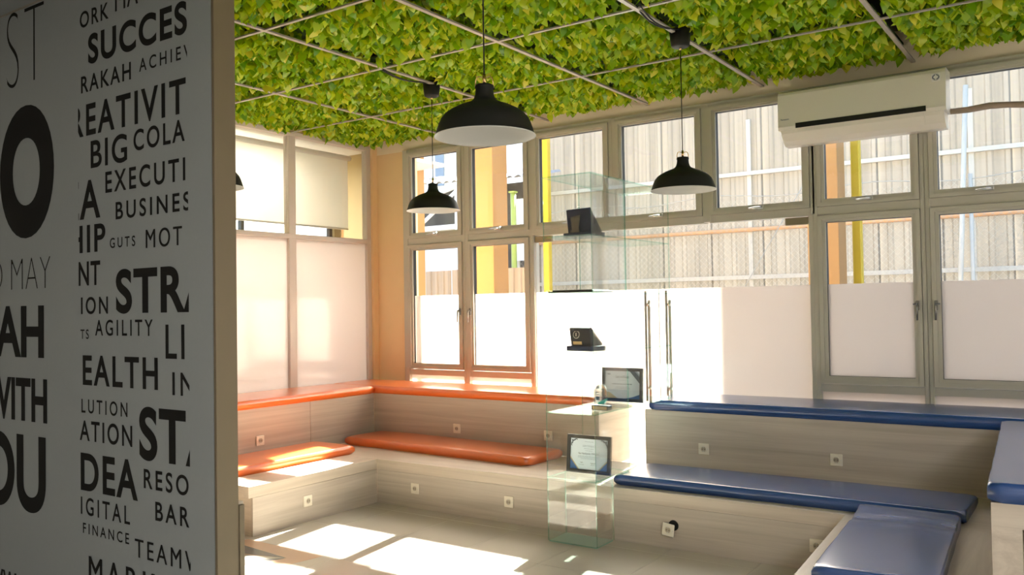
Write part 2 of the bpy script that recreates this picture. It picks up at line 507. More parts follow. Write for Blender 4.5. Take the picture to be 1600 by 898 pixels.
def text_polys(text, weight=0.0, spacing=1.0, res=9):
    cu = bpy.data.curves.new('t', 'FONT')
    cu.body = text
    cu.offset = weight
    cu.space_character = spacing
    cu.resolution_u = res
    to = bpy.data.objects.new('t', cu)
    COL.objects.link(to)
    dg = bpy.context.evaluated_depsgraph_get()
    me = bpy.data.meshes.new_from_object(to.evaluated_get(dg))
    vs = [v.co.copy() for v in me.vertices]
    fs = [list(p.vertices) for p in me.polygons]
    bpy.data.objects.remove(to)
    bpy.data.curves.remove(cu)
    bpy.data.meshes.remove(me)
    return vs, fs

def text_mesh(name, text, origin, ux, uz, w, h, mat, parent, weight=0.0, spacing=1.0, clip=None, depth=0.001):
    """Flat lettering: baseline starts at origin, ux = reading direction, uz = up; fitted to w x h."""
    heavy = 'M' in text and weight >= 0
    vs, fs = text_polys(text, 0.0 if heavy else weight, spacing)
    if not vs: return None
    if heavy:            # the M of the built-in font cannot be offset: thicken by overlaying shifted copies
        v0, f0, n0 = vs, fs, len(vs)
        vs, fs = [], []
        for k, dx in enumerate((-0.012, 0.0, 0.012)):
            vs += [Vector((v.x + dx, v.y, 0.0002 * k)) for v in v0]
            fs += [[i + k * n0 for i in f] for f in f0]
    x0 = min(v.x for v in vs); x1 = max(v.x for v in vs)
    caps = 0.0, max(v.y for v in vs)
    y0, y1 = caps
    if any(c in 'SOUCGQ' for c in text) and all(c in 'SOUCGQ.' for c in text):
        y0 = min(v.y for v in vs)
    else:
        y1 = 0.729 * 0.97 + weight if text.isupper() else y1
        y0 = -weight
    bm = bmesh.new()
    bv = [bm.verts.new(((v.x - x0) / (x1 - x0) * w, (v.y - y0) / (y1 - y0) * h, v.z)) for v in vs]
    for f in fs:
        try: bm.faces.new([bv[i] for i in f])
        except ValueError: pass
    if clip:
        for cx, nrm in clip:
            bmesh.ops.bisect_plane(bm, geom=bm.verts[:] + bm.edges[:] + bm.faces[:], plane_co=(cx, 0, 0), plane_no=(nrm, 0, 0), clear_outer=True)
    o, ux, uz = Vector(origin), Vector(ux).normalized(), Vector(uz).normalized()
    nn = ux.cross(uz)
    for v in bm.verts:
        v.co = o + ux * v.co.x + uz * v.co.y + nn * (depth + v.co.z)
    bmesh.ops.recalc_face_normals(bm, faces=bm.faces)
    me = bpy.data.meshes.new(name)
    bm.to_mesh(me)
    bm.free()
    if not len(me.polygons): return None
    me.materials.append(mat)
    return link(name, me, parent)

K = YP / 3.0
for t, xa, xb, za, zb, tr, wt in WORDS:
    xa, xb = xa * K, xb * K
    za, zb = 1.65 + (za - 1.65) * K, 1.65 + (zb - 1.65) * K
    clip = [(-4.337 * K - xa, 1), (-5.520 * K - xa, -1)] if xa > -5.8 * K else None
    w_ = text_mesh('printed_word', t, (xa, YP - 0.0035, za), (1, 0, 0), (0, 0, 1), xb - xa, zb - za, M['ink'], pw, wt, tr, clip)

# next room behind the left glass partition
struct('wall_next_room', MB().box(-8.95, -8.80, 2.0, 5.2, 0, 3.72).box(-8.95, -8.80, 8.38, 8.62, 0, 3.72)
       .box(-8.95, -8.80, 5.2, 8.38, 2.86, 3.72).box(-8.95, -8.80, 5.2, 8.38, 0, 0.9)
       .box(-8.80, -7.50, 8.50, 8.62, 0, 3.72).box(-8.80, -7.0, 2.50, 2.62, 0, 3.72), M['wall_plain'])
struct('wall_outside', MB().box(-7.50, -7.36, 7.26, 8.62, 0, 4.6), M['yellow_col'])
struct('wall_corner', MB().box(-7.36, -6.84, 7.16, 7.26, 0, 4.6), M['wall_plain'])
struct('floor.001', MB().box(-9.0, -6.84, 7.25, 8.62, -0.12, -0.006), M['grout'])
nw = thing('window_9', (-8.87, 6.8, 0.9), kind='structure')
fm = MB()
for y in (5.2, 5.95, 6.85, 7.6, 8.33):
    fm.box(-8.90, -8.84, y, y + 0.05, 0.9, 2.86)
fm.box(-8.90, -8.84, 5.2, 8.38, 0.9, 0.95).box(-8.90, -8.84, 5.2, 8.38, 2.81, 2.86)
fm.build('frame', M['gasket'], nw)
MB().box(-8.873, -8.868, 5.2, 8.38, 0.9, 2.86).build('pane', M['glass'], nw)

# ------------------------------------------------------------------ windows in the window wall
UNITS = [(-6.17, -5.545), (-5.35, -4.713), (-4.525, -3.818), (-3.625, -2.914), (-2.725, -2.005),
         (-1.83, -1.20), (-1.015, -0.385), (-0.20, 0.43), (0.62, 1.25), (1.44, 2.07), (2.26, 2.89), (3.08, 3.71), (3.90, 4.50)]
SASH = 0.058
def ring(mb, x0, x1, z0, z1, w, ya, yb, m=0):
    # mitred frame of four pieces
    for (ax, az, bx, bz) in ((x0, z0, x1, z0), (x1, z0, x1, z1), (x1, z1, x0, z1), (x0, z1, x0, z0)):
        def inn(x, z):
            return (x + (w if x == x0 else -w), z + (w if z == z0 else -w))
        (cx, cz), (dx, dz) = inn(bx, bz), inn(ax, az)
        mb.extrude([(ax, ya, az), (bx, ya, bz), (cx, ya, cz), (dx, ya, dz)], (0, yb - ya, 0), m)
    return mb
def lever(x, z, side, parent):
    h = MB().bbox(x - 0.012, x + 0.012, 6.985, 7.0, z - 0.035, z + 0.035, 0.003)
    h.tube([(x, 6.99, z + 0.01), (x, 6.965, z + 0.01), (x, 6.955, z - 0.01), (x, 6.955, z - 0.11)], [0.009, 0.009, 0.009, 0.007], 8)
    h.tube([(x, 6.975, z + 0.015), (x + side * 0.03, 6.975, z + 0.01)], 0.006, 6)
    return h.build('handle', M['dark_steel'], parent)
def stay(x, z, parent):
    h = MB().bbox(x - 0.02, x + 0.03, 6.985, 7.0, z - 0.012, z + 0.016, 0.003)
    h.tube([(x + 0.01, 6.985, z), (x, 6.965, z - 0.002), (x - 0.03, 6.955, z - 0.004), (x - 0.085, 6.958, z - 0.006)], [0.008, 0.009, 0.009, 0.006], 8)
    return h.build('stay_handle', M['steel'], parent)
for n, (a, b) in enumerate(UNITS):
    wt = thing('window_%d' % (n + 1), ((a + b) / 2, 7.06, 2.35), kind='structure')
    fmat = M['frame']
    door = n in (2, 3, 4)
    xa, xb = a - 0.0975, b + 0.0975
    if n == 0: xa = -6.30
    f = MB()
    zb = 2.36 if door else 0.0
    f.bbox(xa, xa + 0.0375 + (0.03 if n == 0 else 0), 7.015, 7.12, zb, 3.385, 0.003)
    f.bbox(xb - 0.0375, xb, 7.015, 7.12, zb, 3.385, 0.003)
    f.box(xa + 0.03, xb - 0.03, 7.02, 7.12, 3.345, 3.385)
    f.box(xa + 0.03, xb - 0.03, 7.02, 7.12, 2.345 if not door else 2.352, 2.415)
    if not door:
        f.box(xa + 0.03, xb - 0.03, 7.02, 7.12, 0.95, 1.008)
        f.box(xa + 0.03, xb - 0.03, 7.02, 7.12, 0.0, 0.10)
    f.build('frame', fmat, wt)
    s = MB()
    ring(s, a - SASH, b + SASH, 2.474 - SASH, 3.296 + 0.05, SASH * 0.55, 7.00, 7.075)
    ring(s, a - SASH * 0.45, b + SASH * 0.45, 2.474 - SASH * 0.45, 3.296 + SASH * 0.45, SASH * 0.45, 7.012, 7.075)
    ring(s, a - 0.004, b + 0.004, 2.470, 3.300, 0.006, 7.03, 7.075, 1)
    us = s.build('upper_sash', [fmat, M['gasket']], wt)
    stay((a + b) / 2 + 0.02, 2.448, us)
    MB().box(a - 0.003, b + 0.003, 7.048, 7.054, 2.471, 3.299).build('upper_pane', M['glass'], wt)
    if not door:
        s = MB()
        ring(s, a - SASH, b + SASH, 1.073 - SASH, 2.29 + SASH * 0.9, SASH * 0.55, 7.00, 7.075)
        ring(s, a - SASH * 0.45, b + SASH * 0.45, 1.073 - SASH * 0.45, 2.29 + SASH * 0.45, SASH * 0.45, 7.012, 7.075)
        ring(s, a - 0.004, b + 0.004, 1.069, 2.294, 0.006, 7.03, 7.075, 1)
        ls = s.build('lower_sash', [fmat, M['gasket']], wt)
        right = n in (0, 5, 7, 9)
        lever(b + 0.03 if right else a - 0.03, 1.62, -1 if right else 1, ls)
        MB().box(a - 0.003, b + 0.003, 7.048, 7.054, 1.070, 2.293).build('lower_pane', M['glass'], wt)
        MB().box(a - 0.002, b + 0.002, 7.0455, 7.0475, 1.071, 1.797).build('frosted_film', M['frost'], wt)
        MB().box(xa + 0.04, xb - 0.04, 7.05, 7.056, 0.10, 0.95).build('bottom_pane', M['frost'], wt)

# glass double door in the middle bay (structure)
for n, (a, b, hx, hs) in enumerate(((-4.600, -3.300, -3.400, -1), (-3.290, -1.965, -3.200, 1))):
    d = thing('door_%d' % (n + 1), ((a + b) / 2, 7.06, 0.0), kind='structure')
    MB().box(a, b, 7.048, 7.058, 0.01, 2.348).build('door_pane', M['glass'], d)
    MB().box(a + 0.002, b - 0.002, 7.0445, 7.0475, 0.01, 1.797).build('frosted_film', M['frost'], d)
    px = a if n == 0 else b - 0.19
    MB().bbox(px, px + 0.19, 7.035, 7.07, 2.285, 2.345, 0.004).build('patch_fitting', M['bronze'], d)
    h = MB().bbox(hx - 0.012, hx + 0.012, 6.985, 7.0, 0.80, 1.785, 0.004)
    h.build('pull_handle', M['dark_steel'], d)
    MB().bbox(hx + 0.016, hx + 0.046, 6.99, 7.0, 0.80, 1.70, 0.003).tube([(hx + 0.031, 7.046, 1.66), (hx + 0.031, 6.975, 1.66)], 0.016, 12).tube([(hx + 0.031, 7.046, 0.92), (hx + 0.031, 6.975, 0.92)], 0.016, 12).build('handle_plate', M['steel'], d)
for n, (xa, xb) in enumerate(((-4.65, -4.604), (-1.962, -1.905))):
    struct('trim_%d' % (20 + n), MB().bbox(xa, xb, 7.02, 7.12, 0.0, 2.36, 0.003), M['frame'])

# ------------------------------------------------------------------ left glazed partition
pt = thing('window_20', (XL, 5.0, 0.0), kind='structure')
f = MB()
f.bbox(XL - 0.05, XL + 0.03, 2.62, 7.0, 3.425, 3.475, 0.004)
f.bbox(XL - 0.05, XL + 0.03, 2.62, 7.0, 2.385, 2.435, 0.004)
for y in (6.925, 5.815, 4.70, 3.60, 2.62):
    f.bbox(XL - 0.05, XL + 0.028, y, y + (0.095 if y < 6.9 else 0.07), 0.0, 3.43, 0.004)
f.build('frame', M['frame_bounce'], pt)
for y0, y1 in ((5.91, 6.925), (4.795, 5.815), (3.695, 4.70), (2.715, 3.60)):
    MB().box(XL - 0.012, XL - 0.006, y0, y1, 2.435, 3.425).build('upper_pane', M['glass'], pt)
    MB().box(XL - 0.012, XL - 0.006, y0, y1, 0.0, 2.385).build('lower_pane', M['frost_in'], pt)
bl = thing('roller_blind', (-6.98, 6.0, 2.5), 'white roller blind hanging behind the upper panes of the left glass partition', 'blind')
MB().box(-6.985, -6.981, 3.2, 6.86, 2.56, 3.33).build('cloth', M['blind'], bl)
MB().tube([(-6.983, 3.2, 2.56), (-6.983, 6.86, 2.56)], 0.010, 8).build('bottom_bar', M['white'], bl)
MB().tube([(-6.99, 3.15, 3.36), (-6.99, 6.9, 3.36)], 0.03, 10).build('roller', M['white'], bl)

struct('wall_left.001', MB().box(XL - 0.05, XL + 0.02, 2.62, 7.0, 3.476, 3.72), M['wall'])
# ------------------------------------------------------------------ ceiling grid
GX = [-6.76, -5.630, -4.416, -3.361, -2.320, -1.164, 0.0, 1.15]
GY = [7.02, 5.845, 4.72, 3.614, 2.50, 1.38]
n = 1
for x in GX[1:-1]:
    struct('trim_%d' % n, MB().box(x - 0.015, x + 0.015, GY[-1], 7.05, ZG - 0.045, ZG - 0.033), M['tbar']); n += 1
for y in GY[1:]:
    struct('trim_%d' % n, MB().box(GX[0], GX[-1], y - 0.011, y + 0.011, ZG - 0.044, ZG - 0.034), M['tbar']); n += 1
struct('wall_soffit', MB().box(1.17, 4.65, 1.35, 7.06, 3.46, 3.72), M['white'])
struct('wall_soffit.001', MB().box(-6.76, 1.17, 1.30, 1.36, 3.46, 3.72), M['white'])

# leaves: an ivy-like outline folded along the midrib
def leaf_shape(kind):
    if kind == 0:
        half = [(0.00, 0.000), (0.20, -0.12), (0.40, 0.05), (0.46, 0.28), (0.30, 0.58), (0.12, 0.84), (0.0, 1.0)]
    elif kind == 1:
        half = [(0.00, 0.000), (0.26, -0.08), (0.44, 0.10), (0.33, 0.30), (0.36, 0.46), (0.16, 0.74), (0.0, 1.0)]
    else:
        half = [(0.00, 0.000), (0.14, -0.05), (0.31, 0.12), (0.38, 0.36), (0.27, 0.62), (0.10, 0.86), (0.0, 1.0)]
    return half
LEAF = []
for k in range(3):
    half = leaf_shape(k)
    vs, fs = [], []
    for x, y in half:
        vs.append((0, y, 0.05 * math.sin(y * PI) - 0.18 * y * y))
    nh = len(half)
    for s in (1, -1):
        for x, y in half[1:-1]:
            vs.append((s * x, y, 0.14 * x + 0.05 * math.sin(y * PI) - 0.20 * max(0, y) ** 2 - 0.25 * x * x))
    for s in range(2):
        b0 = nh + s * (nh - 2)
        idx = [0] + [b0 + i for i in range(nh - 2)] + [nh - 1]
        for i in range(nh - 1):
            q = [i, i + 1, idx[i + 1], idx[i]]
            q2 = []
            for e in q:
                if e not in q2: q2.append(e)
            if len(q2) >= 3:
                fs.append(q2 if s else q2[::-1])
    LEAF.append((vs, fs))
LEAF_ME = []
for vs, fs in LEAF:
    me = bpy.data.meshes.new('leaf')
    me.from_pydata(vs, [], fs)
    me.materials.append(M['leaf'])
    me.polygons.foreach_set('use_smooth', [True] * len(fs))
    LEAF_ME.append(me)

def leaf_matrix(x, y, z, size, el, az, roll):
    d = Vector((math.cos(az) * math.cos(el), math.sin(az) * math.cos(el), -math.sin(el)))
    up = Vector((0, 0, -1))
    nrm = (up - d * up.dot(d)).normalized()
    nrm = Quaternion(d, roll) @ nrm
    xx = d.cross(nrm)
    R = Matrix((xx, d, nrm)).transposed().to_4x4()
    return Matrix.Translation((x, y, z)) @ R @ Matrix.Scale(size, 4)

CAMI = cam.matrix_world.inverted()
def in_frame(p, mx=60):
    q = CAMI @ Vector(p)
    if q.z > -0.2: return None
    return 800 + 1342.5 * q.x / -q.z, 449 - 1342.5 * q.y / -q.z

ORD = ['first', 'second', 'third', 'fourth', 'fifth', 'sixth', 'seventh']
rl = random.Random(11)
for r in range(len(GY) - 1):
    for c in range(len(GX) - 1):
        if r == 4 and c < 3: continue
        x0, x1, y1, y0 = GX[c] + 0.085, GX[c + 1] - 0.045, GY[r] - 0.085, GY[r + 1] + 0.045
        if r == 3 and c < 3: y0 = 2.70
        if c == 0: x0 = -6.735
        cx, cyy = (x0 + x1) / 2, (y0 + y1) / 2
        ctr = in_frame((cx, cyy, ZG))
        vis = False
        for qx in (x0, cx, x1):
            for qy in (y0, cyy, y1):
                q = in_frame((qx, qy, ZG - 0.05))
                if q and 350 < q[0] < 1640 and -60 < q[1] < 300: vis = True
        if r >= 3 and not vis and c not in (2, 3, 4): continue
        row = 'row along the windows' if r == 0 else ORD[r] + ' row from the windows'
        p = thing('leaf_panel', (cx, cyy, ZG),
                  'green ivy leaf ceiling panel, %s column from the left partition, %s' % (ORD[c], row),
                  'ceiling panel', 'green leaf panels of the ceiling', local=True)
        MB().box(x0 - cx, x1 - cx, y0 - cyy, y1 - cyy, 0.07, 0.085).build('backing', M['mat_back'], p)
        area_ = (x1 - x0) * (y1 - y0)
        # dense upper layer, joined
        V, F = [], []
        nst = int(area_ * (900 if vis else 400))
        for k in range(nst):
            mtx = leaf_matrix(rl.uniform(x0, x1) - cx, rl.uniform(y0, y1) - cyy, rl.uniform(0.0, 0.06),
                              rl.uniform(0.055, 0.088), rl.uniform(0.75, 1.5), rl.uniform(0, 2 * PI), rl.uniform(-0.6, 0.6))
            vs, fs = LEAF[k % 3]
            b = len(V)
            V += [mtx @ Vector(v) for v in vs]
            F += [[i + b for i in f] for f in fs]
        me = bpy.data.meshes.new('foliage')
        me.from_pydata(V, [], F)
        me.materials.append(M['leaf'])
        me.polygons.foreach_set('use_smooth', [True] * len(F))
        o = link('foliage', me, p)
        o['kind'] = 'stuff'
        # hanging lower leaves, each its own part
        if vis:
            made, tries = 0, 0
            while made < 300 and tries < 520:
                tries += 1
                x, y = rl.uniform(x0, x1), rl.uniform(y0, y1)
                if (x + 2.30) ** 2 + (y - 5.33) ** 2 < 0.02 or (x + 4.46) ** 2 + (y - 5.33) ** 2 < 0.02: continue
                q = in_frame((x, y, ZG - 0.03))
                if not q or not (355 < q[0] < 1612 and -14 < q[1] < 260): continue
                made += 1
                o = bpy.data.objects.new('leaf', LEAF_ME[made % 3])
                COL.objects.link(o)
                o.parent = p
                o.matrix_local = leaf_matrix(x - cx, y - cyy, rl.uniform(-0.02, 0.02), rl.uniform(0.06, 0.095),
                                             rl.uniform(0.75, 1.5), rl.uniform(0, 2 * PI), rl.uniform(-0.7, 0.7))

# ------------------------------------------------------------------ built-in wooden benches
def socket_mesh():
    pl = MB()
    pl.bbox(-0.043, 0.043, -0.010, 0.0, -0.043, 0.043, 0.004)
    pl.lathe([(0.026, 0), (0.026, 0.003), (0.022, 0.003), (0.022, 0)], n=20)
    v2 = pl.v
    rc = MB().disc((0, -0.0105, 0), 0.019, (0, -1, 0), 20, 0.0015, 0)
    for s in (-1, 1):
        rc.disc((s * 0.009, -0.012, 0), 0.0032, (0, -1, 0), 8, 0.001, 1)
        rc.box(-0.003, 0.003, -0.0135, -0.012, s * 0.016 - 0.003, s * 0.016 + 0.003, 2)
        rc.disc((s * 0.033, -0.010, 0), 0.003, (0, -1, 0), 8, 0.001, 2)
    pm = MB().bbox(-0.043, 0.043, -0.010, 0.0, -0.043, 0.043, 0.004)
    ringv = []
    pm.tube([(0.0235 * math.cos(2 * PI * k / 20), -0.011, 0.0235 * math.sin(2 * PI * k / 20)) for k in range(20)], 0.003, 6, closed=True)
    return pm.mesh('socket', [M['plastic']]), rc.mesh('recess', [M['plastic_dark'], M['black'], M['steel']])
SOCK, RECESS = socket_mesh()
def socket(parent, x, y, z, rz=0.0, ry=0.0):
    o = link('socket', SOCK, parent)
    base = Vector(parent['_w']) if parent.get('_w') else Vector((0, 0, 0))
    o.location = Vector((x, y, z)) - base
    o.rotation_euler = (0, ry, rz)
    o['label'] = 'ivory power socket with round recess'
    r = link('recess', RECESS, None)
    r.parent = o
    return o

SZ, SB = 0.371, 0.285          # seat top, underside of the seat slab
BZ = 0.815                     # top of the back boxes
XS, YS = -5.21, 5.425          # seat fronts
XB, YB = -6.11, 6.335          # back box fronts

# left arm along the partition
b = thing('corner_bench', (-6.0, 4.4, 0), 'pale ash wood bench along the left glass partition', 'bench')
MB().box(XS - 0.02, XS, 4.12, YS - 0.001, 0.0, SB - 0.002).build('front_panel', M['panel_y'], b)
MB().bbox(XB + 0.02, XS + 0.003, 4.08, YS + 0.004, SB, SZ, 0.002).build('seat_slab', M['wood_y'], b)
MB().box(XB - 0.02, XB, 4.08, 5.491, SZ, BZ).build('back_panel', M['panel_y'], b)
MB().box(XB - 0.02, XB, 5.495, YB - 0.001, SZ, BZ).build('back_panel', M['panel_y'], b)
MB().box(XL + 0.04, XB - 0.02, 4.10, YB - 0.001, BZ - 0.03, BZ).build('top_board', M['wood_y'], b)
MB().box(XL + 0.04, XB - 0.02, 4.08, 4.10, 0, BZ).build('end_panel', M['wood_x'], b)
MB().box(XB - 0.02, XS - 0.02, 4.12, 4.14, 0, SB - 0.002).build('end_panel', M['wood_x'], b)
socket(b, XS, 4.645, 0.163, PI / 2)
socket(b, XB, 4.913, 0.530, PI / 2)

# window arm, orange side
b = thing('window_bench', (-4.7, 6.2, 0), 'pale ash wood bench under the windows with orange cushions', 'bench')
XE = -3.31
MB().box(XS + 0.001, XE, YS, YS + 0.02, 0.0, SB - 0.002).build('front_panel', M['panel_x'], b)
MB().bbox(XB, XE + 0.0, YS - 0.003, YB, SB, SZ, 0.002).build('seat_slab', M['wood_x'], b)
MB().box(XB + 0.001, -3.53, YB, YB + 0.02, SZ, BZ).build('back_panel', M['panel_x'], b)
MB().box(XL + 0.08, -3.53, YB + 0.02, 6.96, BZ - 0.03, BZ).build('top_board', M['wood_x'], b)
MB().box(-3.55, -3.53, YB + 0.02, 6.96, SZ - 0.08, BZ - 0.03).build('end_panel', M['wood_y'], b)
MB().box(XE - 0.02, XE, YS + 0.02, 6.3, 0.0, SB).build('lower_end_panel', M['wood_y'], b)
socket(b, -4.773, YS, 0.164)
socket(b, -3.822, YS, 0.163)
socket(b, -5.045, YB, 0.530)
socket(b, -4.034, YB, 0.535)

# window arm, blue side
b = thing('window_bench', (-1.2, 6.2, 0), 'pale ash wood bench under the windows with blue cushions', 'bench')
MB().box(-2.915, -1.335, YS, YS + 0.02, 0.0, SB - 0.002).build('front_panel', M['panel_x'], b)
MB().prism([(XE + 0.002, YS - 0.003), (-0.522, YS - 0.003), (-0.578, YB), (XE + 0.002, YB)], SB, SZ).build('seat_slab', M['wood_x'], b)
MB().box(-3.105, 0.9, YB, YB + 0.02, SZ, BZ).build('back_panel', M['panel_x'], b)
MB().box(-3.105, 0.9, YB + 0.02, 6.96, BZ - 0.03, BZ).build('top_board', M['wood_x'], b)
MB().box(-3.105, -3.085, YB + 0.02, 6.96, 0.0, BZ - 0.03).build('end_panel', M['wood_y'], b)
MB().box(-2.915, -2.895, YS + 0.02, 6.3, 0.0, SB).build('lower_end_panel', M['wood_y'], b)
socket(b, -2.607, YB, 0.534)
socket(b, -1.616, YB, 0.536)
socket(b, -1.513, YS, 0.158)
hole = MB().disc((-2.462, YS - 0.0005, 0.160), 0.036, (0, -1, 0), 24, 0.001).build('socket_hole', M['black'], b)
so = socket(b, -2.490, YS - 0.022, 0.132, 0.0, math.radians(7))
so['label'] = 'ivory power socket hanging loose from its hole'

# right arm, turned a little
ANG = math.atan(0.065)
PIV = Vector((-1.339, 5.42, 0))
def rw(x, y):
    return (PIV.x + x * math.cos(ANG) - y * math.sin(ANG), PIV.y + x * math.sin(ANG) + y * math.cos(ANG))
b = thing('side_bench', (-0.6, 4.2, 0), 'pale ash wood bench arm coming forward at the right edge', 'bench')
def slab(x0, x1, y0, z0, z1):
    p0, p1 = rw(x0, y0), rw(x1, y0)
    q0 = rw(x0, 0.0); q1 = rw(x1, 0.0)
    f1 = (q1[0], YS - 0.004); f0 = (q0[0], YS - 0.004)
    return MB().prism([p0, p1, f1, f0], z0, z1)
slab(0.0, 0.823, -3.0, SB, SZ).build('seat_slab', M['wood_y'], b)
slab(0.005, 0.025, -3.0, 0.0, SB).build('front_panel', M['panel_y'], b)
# back block with an open cubby in its front end
blk = thing('cubby_block', (rw(1.2, -0.5)[0], rw(1.2, -0.5)[1], 0), 'tall ash wood block with a dark open cubby at the right edge', 'cabinet')
BX0, BX1, BY0 = 0.826, 1.85, -1.42
def rbox(x0, x1, y0, y1, z0, z1):
    return MB().prism([rw(x0, y0), rw(x1, y0), rw(x1, y1), rw(x0, y1)], z0, z1)
yb_ = 0.72
rbox(BX0, BX0 + 0.110, BY0, yb_, 0, BZ - 0.10).build('side_panel', M['wood_y'], blk)
rbox(BX1 - 0.085, BX1, BY0, yb_, 0, BZ - 0.10).build('side_panel', M['wood_y'], blk)
rbox(BX0, BX1, BY0, yb_, BZ - 0.10, BZ).build('top_panel', M['wood_x'], blk)
rbox(BX0 + 0.110, BX1 - 0.085, BY0 + 0.35, BY0 + 0.37, 0.0, BZ - 0.10).build('cubby_back', M['wood_in'], blk)
rbox(BX0 + 0.110, BX1 - 0.085, BY0 + 0.002, BY0 + 0.35, 0.0, 0.03).build('cubby_floor', M['wood_in'], blk)

# low panel fixed behind the end of the printed wall
ct = thing('half_height_divider', (-3.6, 2.63, 0), 'low beige divider board behind the end of the printed wall', 'divider')
MB().bbox(-4.6, -3.404, 2.617, 2.645, 0.0, 0.737, 0.002).build('board', M['edge'], ct)
MB().bbox(-4.6, -3.412, 2.618, 2.645, 0.739, 0.753, 0.002).build('top_cap', M['wood_x'], ct)

# ------------------------------------------------------------------ cushions
def cushion(name, L, W, H, mat, label, loc, rz, group, crown=0.012, seed=0, wr=0.004, extra=None):
    """Box cushion with soft edges; local x = length, y = width, origin at the centre of its underside."""
    rr = random.Random(seed)
    nx, ny = max(10, int(L / 0.05)), max(8, int(W / 0.05))
    ph = [(rr.uniform(2, 9), rr.uniform(4, 16), rr.uniform(0, 6)) for _ in range(5)]
    t = thing(name, loc, label, 'cushion', group, local=True)
    t.rotation_euler = (0, 0, rz)
    mb = MB()
    R = min(0.022, H * 0.35)
    def rim(u, half):
        return max(-half, min(half, u))
    # rings: top grid, sides, bottom
    bm = bmesh.new()
    bmesh.ops.create_grid(bm, x_segments=nx, y_segments=ny, size=0.5)
    top = [v for v in bm.verts]
    for v in top:
        v.co.x *= L; v.co.y *= W; v.co.z = H
    ret = bmesh.ops.extrude_face_region(bm, geom=bm.faces[:])
    nv = [g for g in ret['geom'] if isinstance(g, bmesh.types.BMVert)]
    nvs = set(nv)
    for v in bm.verts:
        if v not in nvs: v.co.z = 0
    edges = [e for e in bm.edges if len(e.link_faces) == 2 and abs(e.calc_face_angle(0)) > 1.0]
    bmesh.ops.bevel(bm, geom=edges, offset=R, segments=3, profile=0.5, affect='EDGES')
    for v in bm.verts:
        x, y, z = v.co
        fx = max(0, 1 - (2 * x / L) ** 2); fy = max(0, 1 - (2 * y / W) ** 2)
        e = min(1, 6 * fx) * min(1, 3 * fy)
        if z > H * 0.5:
            wv = sum(math.sin(a * x + bb * y + c) for a, bb, c in ph) / 5
            v.co.z += crown * (fx ** 0.3) * (fy ** 0.5) + wr * wv * e
            if extra: v.co.z += extra(x, y)
        s = 0.006 * math.sin(PI * max(0, min(1, z / H)))
        if abs(abs(y) - W / 2) < 0.002: v.co.y += math.copysign(s + 0.003 * math.sin(x * 7 + seed), y)
        if abs(abs(x) - L / 2) < 0.002: v.co.x += math.copysign(s, x)
    bmesh.ops.recalc_face_normals(bm, faces=bm.faces)
    me = bpy.data.meshes.new('cover')
    bm.to_mesh(me)
    bm.free()
    me.materials.append(mat)
    me.polygons.foreach_set('use_smooth', [True] * len(me.polygons))
    link('cover', me, t)
    pts = []
    rc = 0.02
    for (sx, sy) in ((1, -1), (1, 1), (-1, 1), (-1, -1)):
        pts.append((sx * (L / 2 - rc * (sx == sy)) , sy * (W / 2 - rc * (sx != sy)), H - R * 0.6))
        pts.append((sx * (L / 2 - rc * (sx != sy)) , sy * (W / 2 - rc * (sx == sy)), H - R * 0.6))
    MB().tube(pts, 0.0032, 6, closed=True).build('piping', mat, t)
    return t
GO, GB = 'orange cushions of the corner bench', 'blue cushions of the right bench'
cushion('back_cushion', 2.2, 0.62, 0.072, M['orange'], 'orange cushion topping the back along the left partition', (-6.41, 5.225, BZ), PI / 2, GO, seed=1)
cushion('back_cushion', 3.15, 0.60, 0.072, M['orange'], 'long orange cushion topping the back under the windows, into the corner', (-5.145, 6.64, BZ), 0.0, GO, seed=2)
cushion('seat_cushion', 1.38, 0.51, 0.070, M['orange'], 'short orange seat cushion on the left arm of the bench', (-5.845, 4.84, SZ), PI / 2, GO, seed=3)
cushion('seat_cushion', 2.16, 0.50, 0.070, M['orange'], 'long orange seat cushion lying askew in front of the window bench back', (-4.955, 6.075, SZ), -0.045, GO, seed=4, wr=0.006)
cushion('back_cushion', 3.6, 0.63, 0.078, M['blue'], 'long navy blue cushion topping the back below the right windows', (-1.26, 6.643, BZ), 0.0, GB, seed=5)
cushion('seat_cushion', 2.25, 0.54, 0.070, M['blue'], 'long navy blue seat cushion on the window bench', (-1.83, 5.785, SZ), 0.0, GB, seed=6)
p_ = rw(0.36, -0.70)
cushion('seat_cushion', 1.36, 0.52, 0.070, M['blue'], 'creased blue seat cushion on the right bench arm, nearest the camera', (p_[0], p_[1], SZ), ANG + PI / 2, GB, seed=7, wr=0.006,
        extra=lambda x, y: 0.016 * math.exp(-((x - 0.60) / 0.10) ** 2) * max(0, 0.4 + y * 3) + 0.007 * math.sin(30 * x + 14 * y * y) * math.exp(-((x - 0.38) / 0.16) ** 2))
p_ = rw(1.345, -0.35)
cushion('back_cushion', 2.14, 1.05, 0.080, M['blue'], 'wide blue cushion on the tall block at the right edge', (p_[0], p_[1], BZ), ANG + PI / 2, GB, seed=8, wr=0.005)

